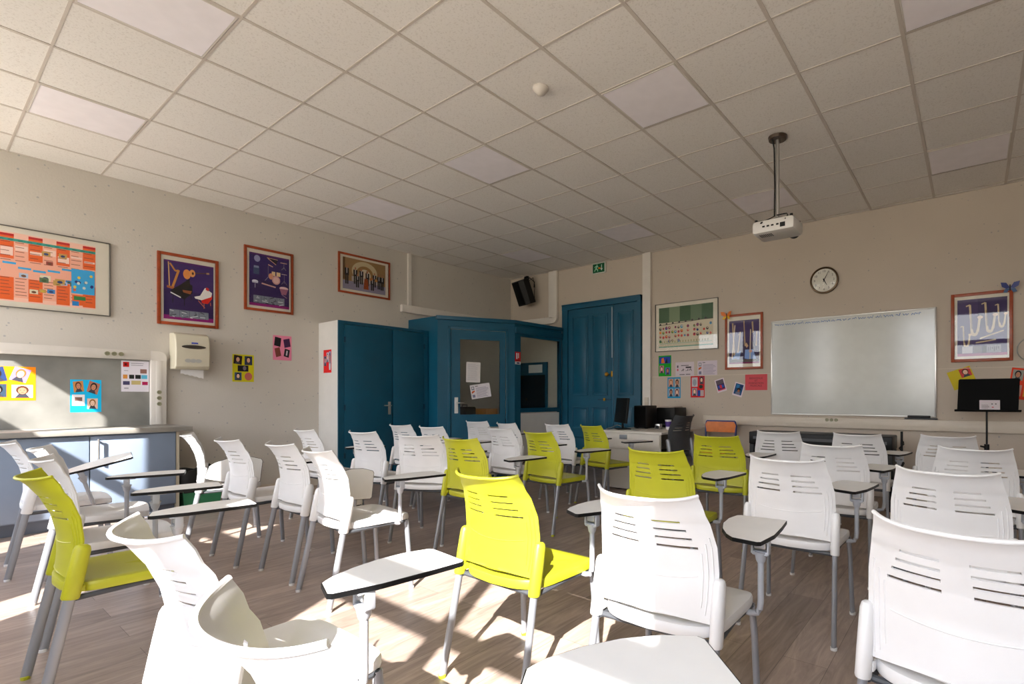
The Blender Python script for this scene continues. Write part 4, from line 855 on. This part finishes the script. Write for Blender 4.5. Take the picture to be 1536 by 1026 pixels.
# ------------------------------------------------------------ tablet chairs
def half_w(z):
    K = [(.455, .196), (.52, .203), (.60, .206), (.68, .203), (.75, .190), (.80, .177), (.827, .170)]
    for (a, wa), (b, wb_) in zip(K, K[1:]):
        if z <= b: return wa + (wb_ - wa) * (z - a) / (b - a)
    return K[-1][1]
def edge_y(z):
    K = [(.455, -.200), (.52, -.186), (.60, -.178), (.68, -.186), (.75, -.208), (.80, -.240), (.827, -.268)]
    for (a, wa), (b, wb_) in zip(K, K[1:]):
        if z <= b: return wa + (wb_ - wa) * (z - a) / (b - a)
    return K[-1][1]
SLOT_Z = [.754, .728, .702, .675]; SLOT_O = [.118, .130, .142, .152]
def back_mesh(m):
    bm = bmesh.new()
    zs = sorted(set([.455 + (.827 - .455) * i / 30 for i in range(31)]))
    zs = [z for z in zs if all(abs(z - s_ - q) > .0045 for s_ in SLOT_Z for q in (-.0040, .0040))]
    for s_ in SLOT_Z: zs += [s_ - .0040, s_ + .0040]
    zs = sorted(zs)
    us = sorted(set([round(v, 4) for v in ([-1 + 2 * i / 40 for i in range(41)] + [.985, -.985])] ))
    Bw = {}
    def pt(u, z):
        hw = half_w(z); x = u * hw
        b_ = .030 + .034 * min(1, max(0, (z - .455) / .30))
        y = edge_y(z) - b_ * (1 - u * u)
        # corner flare at the top
        if z > .79: y -= 0; 
        zz = z
        # raised horizontal ridge, drooping in the middle
        rz_ = .600 - .018 * (1 - u * u)
        # vertical ribs near both sides
        # bottom edge arch and top edge shape
        if z <= .4551: zz = .455 + .012 * (1 - u * u) 
        if z > .78:
            k_ = (z - .78) / .047; zz = z + .012 * k_ * abs(u) ** 5; y += .014 * k_ * abs(u) ** 5
        return (x, y, zz)
    grid_ = [[bm.verts.new(pt(u, z)) for u in us] for z in zs]
    def hole(u0, u1, z0, z1):
        zc = (z0 + z1) / 2; uc = (u0 + u1) / 2
        for s_, o_ in zip(SLOT_Z, SLOT_O):
            if abs(zc - s_) < .003:
                x = abs(uc) * half_w(zc)
                if .030 < x < o_: return True
        return False
    for i in range(len(zs) - 1):
        for j in range(len(us) - 1):
            if hole(us[j], us[j + 1], zs[i], zs[i + 1]): continue
            bm.faces.new([grid_[i][j], grid_[i][j + 1], grid_[i + 1][j + 1], grid_[i + 1][j]])
    for f in bm.faces: f.smooth = True
    bmesh.ops.recalc_face_normals(bm, faces=bm.faces)
    # thickness
    r = bmesh.ops.solidify(bm, geom=list(bm.faces), thickness=.0055)
    for f in bm.faces: f.smooth = True
    for e_ in bm.edges:
        if len(e_.link_faces) == 2 and e_.calc_face_angle(0) > R(50): e_.smooth = False
    # rolled top rim
    ring = [pt(u, .827) for u in us]
    me = bpy.data.meshes.new('backrest')
    off = .0050 if min(v.co.y for v in bm.verts) < min(pt(u, .827)[1] for u in us) - .003 else 0
    b = MB(); b.bm.free(); b.bm = bm; b.mi(m)
    b.tube([(pt(u, .600 - .022 * (1 - u * u))[0], pt(u, .600 - .022 * (1 - u * u))[1] - off, .600 - .022 * (1 - u * u)) for u in [-.72 + 1.44 * i / 24 for i in range(25)]], .0022, m, 6)
    for s_ in (-1, 1):
        for c, zt, zb in ((.79, .66, .50), (.86, .69, .48), (.93, .71, .47)):
            b.tube([(pt(s_ * c, z)[0], pt(s_ * c, z)[1] - off, z) for z in [zb + (zt - zb) * i / 8 for i in range(9)]], .0024, m, 6)
    b.tube([(p[0], p[1] + .002, p[2]) for p in ring], .0055, m, 8)
    bm.to_mesh(me); bm.free(); me.materials.append(m); return me
def seat_mesh(m):
    # loft rings of the outline from underside to top
    def outline(k, z, dip=0):
        pts = []
        n = 48
        for i in range(n):
            a = 2 * math.pi * i / n; ca, sa = math.cos(a), math.sin(a)
            ex = .36
            x = (abs(ca) ** ex) * (1 if ca > 0 else -1); y = (abs(sa) ** ex) * (1 if sa > 0 else -1)
            yy = y * .195 - .005
            hw = .205 + .012 * ((yy + .2) / .4)
            xx = x * hw
            if y < 0: yy -= .038 * (1 - (x) ** 2) * abs(y)      # rear bulge
            zz = z
            if yy > .12: zz -= (yy - .12) ** 2 * 2.2            # waterfall front
            pts.append((xx * k, yy * k, zz))
        return pts
    b = MB(); rings = [outline(.90, .412), outline(.99, .410), outline(1.0, .418), outline(1.0, .434), outline(.985, .443), outline(.94, .446), outline(.75, .441), outline(.45, .437), outline(.15, .436)]
    vr = [[b.bm.verts.new(p) for p in r] for r in rings]
    n = 48
    for i in range(len(vr) - 1):
        for j in range(n): b.bm.faces.new([vr[i][j], vr[i][(j + 1) % n], vr[i + 1][(j + 1) % n], vr[i + 1][j]])
    b.bm.faces.new(vr[0][::-1]); b.bm.faces.new(vr[-1]); b.mi(m)
    return b.mesh('seat')
def support_mesh(m, s):
    b = MB(); P0, P1 = Vector((s * .208, -.212, .398)), Vector((s * .207, -.176, .588))
    n = 8; pts = [P0 + (P1 - P0) * t_ for t_ in (0, .03, .5, .9, .97, 1.0)]; rr = [.0175, .0195, .0195, .0185, .015, .008]
    b.tube(pts, rr, m, 14, ry=.026 * rr[0] / .0195)
    b.box((min(s * .185, s * .207), -.205, .415), (max(s * .185, s * .207), -.17, .44), m, .004)
    return b.mesh('backrest_support')
def leg_mesh(s, rear):
    b = MB()
    if rear: b.tube([(s * .219, -.289, .010), (s * .208, -.212, .402)], .0115, M_LEG, 12, ry=.0165)
    else: b.tube([(s * .215, .174, .010), (s * .208, .155, .30), (s * .20, .15, .405)], .0115, M_LEG, 12, ry=.0145)
    return b.mesh('leg')
def cap_mesh(m, s, rear):
    b = MB(); x, y = (s * .2192, -.2902) if rear else (s * .2152, .1745)
    b.lathe([(.0145, 0), (.0150, .012), (.013, .014)], (x, y, 0), m, 12); return b.mesh('foot_cap')
def frame_mesh():
    b = MB()
    for s in (-1, 1): b.tube([(s * .20, -.205, .395), (s * .19, 0, .400), (s * .20, .15, .400)], .010, M_DGREY, 8)
    b.tube([(-.2, .15, .400), (.2, .15, .400)], .010, M_DGREY, 8); b.tube([(-.2, -.195, .397), (.2, -.195, .397)], .010, M_DGREY, 8)
    return b.mesh('seat_frame')
TAB = [(.160, .034), (.168, .024), (.247, -.002), (.258, .004), (.290, .11), (.305, .23), (.314, .335), (.306, .346), (.150, .362), (.134, .354), (.112, .29), (.106, .21), (.118, .13), (.142, .062)]
def tab_mesh():
    b = MB(); b.prism([(x, y, .652) for x, y in TAB], (0, 0, .012), M_LAM); return b.mesh('tablet_top', smooth=False)
def edge_mesh():
    b = MB(); c = Vector((.21, .17)); n = len(TAB)
    o = [Vector(p) for p in TAB]; g = [p + (p - c).normalized() * .003 for p in o]
    for i in range(n):
        j = (i + 1) % n
        q = [(*o[i], .6505), (*g[i], .6515), (*g[i], .6630), (*o[i], .6641)]; q2 = [(*o[j], .6505), (*g[j], .6515), (*g[j], .6630), (*o[j], .6641)]
        for k in range(3): b.poly([q[k], q2[k], q2[k + 1], q[k + 1]], M_BLK)
    b.poly([(x, y, .6505) for x, y in o][::-1], M_BLK)
    return b.mesh('edge_band', smooth=False)
SX, SY = .250, .086
def arm_mesh(short=False):
    b = MB(); top = .60
    b.tube([(.19, SY, .400), (.222, SY, .400), (.238, SY, .405), (SX - .003, SY, .420), (SX, SY, .445), (SX, SY, top)], .0105, M_ARM, 12)
    return b.mesh('tablet_arm')
def hinge_mesh():
    b = MB()
    b.lathe([(.012, .575), (.016, .583), (.019, .600), (.024, .612)], (SX, SY, 0), M_ARM, 14)
    for s in (-1, 1): b.box((SX + s * .026 - .004, SY - .014, .604), (SX + s * .026 + .004, SY + .014, .648), M_ARM, .003)
    b.box((SX - .026, SY - .014, .600), (SX + .026, SY + .014, .614), M_ARM, .003)
    b.box((SX - .020, SY - .012, .620), (SX + .020, SY + .012, .650), M_STEEL, .005)
    b.box((SX - .045, SY - .03, .646), (SX + .03, SY + .04, .651), M_ARM, .002)
    return b.mesh('hinge')
CACHE = {}
def cm(key, fn):
    if key not in CACHE: CACHE[key] = fn()
    return CACHE[key]
def tablet_chair(x, y, deg, colour, mode, label, group, trot=0):
    """seat shell, back shell, two back supports, four legs, writing tablet on an arm"""
    m = {'w': M_WHITE, 'l': M_LIME, 'g': M_DGREY}[colour]
    t = thing('tablet_chair' if mode != 'none' else 'shell_chair', label, 'chair', (x, y, 0), R(deg), group)
    obj('seat', cm('seat' + colour, lambda: seat_mesh(m)), t)
    obj('backrest', cm('back' + colour, lambda: back_mesh(m)), t)
    for s in (-1, 1): obj('backrest_support', cm('sup%s%d' % (colour, s), lambda: support_mesh(m if colour != 'g' else M_LEG, s)), t)
    for s in (-1, 1):
        for rear in (True, False):
            l = obj('leg', cm('leg%d%s' % (s, rear), lambda: leg_mesh(s, rear)), t)
            obj('foot_cap', cm('cap%s%d%s' % (colour, s, rear), lambda: cap_mesh(m, s, rear)), l)
    obj('seat_frame', cm('frame', frame_mesh), t)
    if mode == 'none': return t
    arm = obj('tablet_arm', cm('arm', arm_mesh), t); hg = obj('hinge', cm('hinge', hinge_mesh), arm)
    tab = obj('writing_tablet', cm('tab', tab_mesh), t); ed = obj('edge_band', cm('edge', edge_mesh), tab)
    piv = Vector((SX, SY, .645))
    if mode == 'use' and trot:
        mt = Matrix.Translation(piv) @ Matrix.Rotation(R(trot), 4, 'Z') @ Matrix.Translation(-piv); tab.matrix_local = mt
    if mode == 'folded':   # tablet swung down to hang beside the seat
        mt = Matrix.Translation((.285, .0, .66)) @ Matrix.Rotation(R(90), 4, 'Y') @ Matrix.Translation((-.11, -.17, -.658))
        tab.matrix_local = mt
    if mode == 'tilted':
        p2 = Vector((SX, SY, .42)); mt = Matrix.Translation(p2) @ Matrix.Rotation(R(16), 4, 'X') @ Matrix.Translation(-p2)
        arm.matrix_local = mt; tab.matrix_local = mt @ Matrix.Translation(piv) @ Matrix.Rotation(R(6), 4, 'Y') @ Matrix.Translation(-piv)
    return t
GW = 'white tablet chairs in rows'; GL = 'lime green tablet chairs in rows'
CH = [
 (1.858, -5.948, -4.5, 'w', 'tilted', 'white chair with its writing tablet tilted up, front row nearest the counter', 0),
 (2.55, -5.889, -11.5, 'w', 'use', 'white chair in the front left row, just beside the one with the tilted tablet', 0),
 (3.30, -5.955, -6, 'w', 'use', 'white chair directly behind the left lime green chair in the picture, front left row', 0),
 (3.979, -6.06, -1.7, 'l', 'use', 'lime green chair at the far left, front row', 0),
 (5.325, -6.043, 0, 'w', 'use', 'sunlit white chair in the lower left with glaring white back and tablet', 0),
 (6.028, -6.087, -2.3, 'w', 'use', 'white chair cut by the bottom edge, nearest the camera, its tablet at bottom centre', -36),
 (1.92, -5.03, -17, 'w', 'folded', 'bright white chair seen nearly edge-on beside the green waste bin', 0),
 (2.664, -5.036, 0, 'w', 'use', 'white chair right of the one by the waste bin, in the second row', 0),
 (3.293, -4.959, 0, 'w', 'folded', 'white chair left of the sunlit one in the second row', 0),
 (3.896, -5.002, -5.4, 'w', 'use', 'white sunlit chair with back shadow on its seat, second row left of the aisle', 0),
 (5.293, -5.056, 0, 'l', 'use', 'large lime green chair half in sunlight, front centre', -9),
 (5.97, -5.033, 2.2, 'w', 'use', 'large white chair right of the front centre lime one, left half sunlit', 10),
 (6.795, -4.983, -10, 'w', 'use', 'large white chair filling the lower right corner', 0),
 (1.934, -4.207, -1, 'w', 'use', 'pale white chair by the left wall, closest to the white cupboard side', 0),
 (2.585, -4.053, 7.5, 'w', 'use', 'white chair in front of the left door of the blue cupboard, third row', 0),
 (3.24, -4.036, 25, 'w', 'use', 'white chair turned squarely to the camera, left of a lime green chair', 0),
 (3.83, -4.02, 5, 'l', 'use', 'lime green chair just behind and left of the front centre lime one', -4),
 (5.368, -3.911, 1.8, 'l', 'use', 'lime green chair right behind the large white front chair, third row right block', 0),
 (6.067, -3.879, 0, 'w', 'use', 'white chair in the middle of the right block, directly right of a lime chair', 0),
 (6.717, -3.93, -5, 'w', 'use', 'white chair behind the corner-filling one, third row right block', 0),
 (1.867, -3.22, 4, 'w', 'use', 'white chair in front of the seam between the blue cupboard doors', 0),
 (2.426, -3.242, 5, 'w', 'use', 'white chair partly hidden before the right end of the blue cupboard', 0),
 (3.22, -3.03, -4, 'w', 'use', 'white chair between two lime green chairs, fourth row left block', 0),
 (3.858, -3.19, -5, 'l', 'use', 'lime green chair in the middle of the picture, fourth row', 0),
 (5.203, -2.72, 5, 'l', 'use', 'lime green chair below the orange plywood chair, fourth row right block', 0),
 (6.08, -2.98, .5, 'w', 'use', 'white chair in front of the black piano, fourth row right block', 0),
 (6.783, -2.75, 1.5, 'w', 'use', 'white chair with a scuffed top corner near the right edge, fourth row', 0),
 (1.87, -2.19, 7, 'w', 'use', 'white chair in front of the low white cabinet at the booth door', 0),
 (2.546, -2.284, -7, 'w', 'use', 'white chair mostly hidden, right of the one before the low white cabinet', 0),
 (3.156, -2.143, -1.4, 'w', 'use', 'white chair in front of the blue double door, back row', 0),
 (3.66, -2.125, -15, 'l', 'use', 'lime green chair in front of the desk, back row', 0),
 (5.42, -1.95, 8, 'w', 'use', 'white chair at the left end of the black piano, back row', 0),
 (6.052, -1.877, -1.4, 'w', 'use', 'white back row chair with its tablet before the black cable stand', 0),
 (6.611, -1.70, 5, 'w', 'use', 'white chair below the music stand, back row', 0),
]
for (x, y, d_, c_, mode, lab, tr) in CH: tablet_chair(x, y, d_, c_, mode, lab, GL if c_ == 'l' else GW, tr)
gch = tablet_chair(3.83, -1.16, 80, 'g', 'none', 'dark grey plastic chair pulled up to the side of the desk', None)
gch.scale = (1.04, 1.04, 1.1)
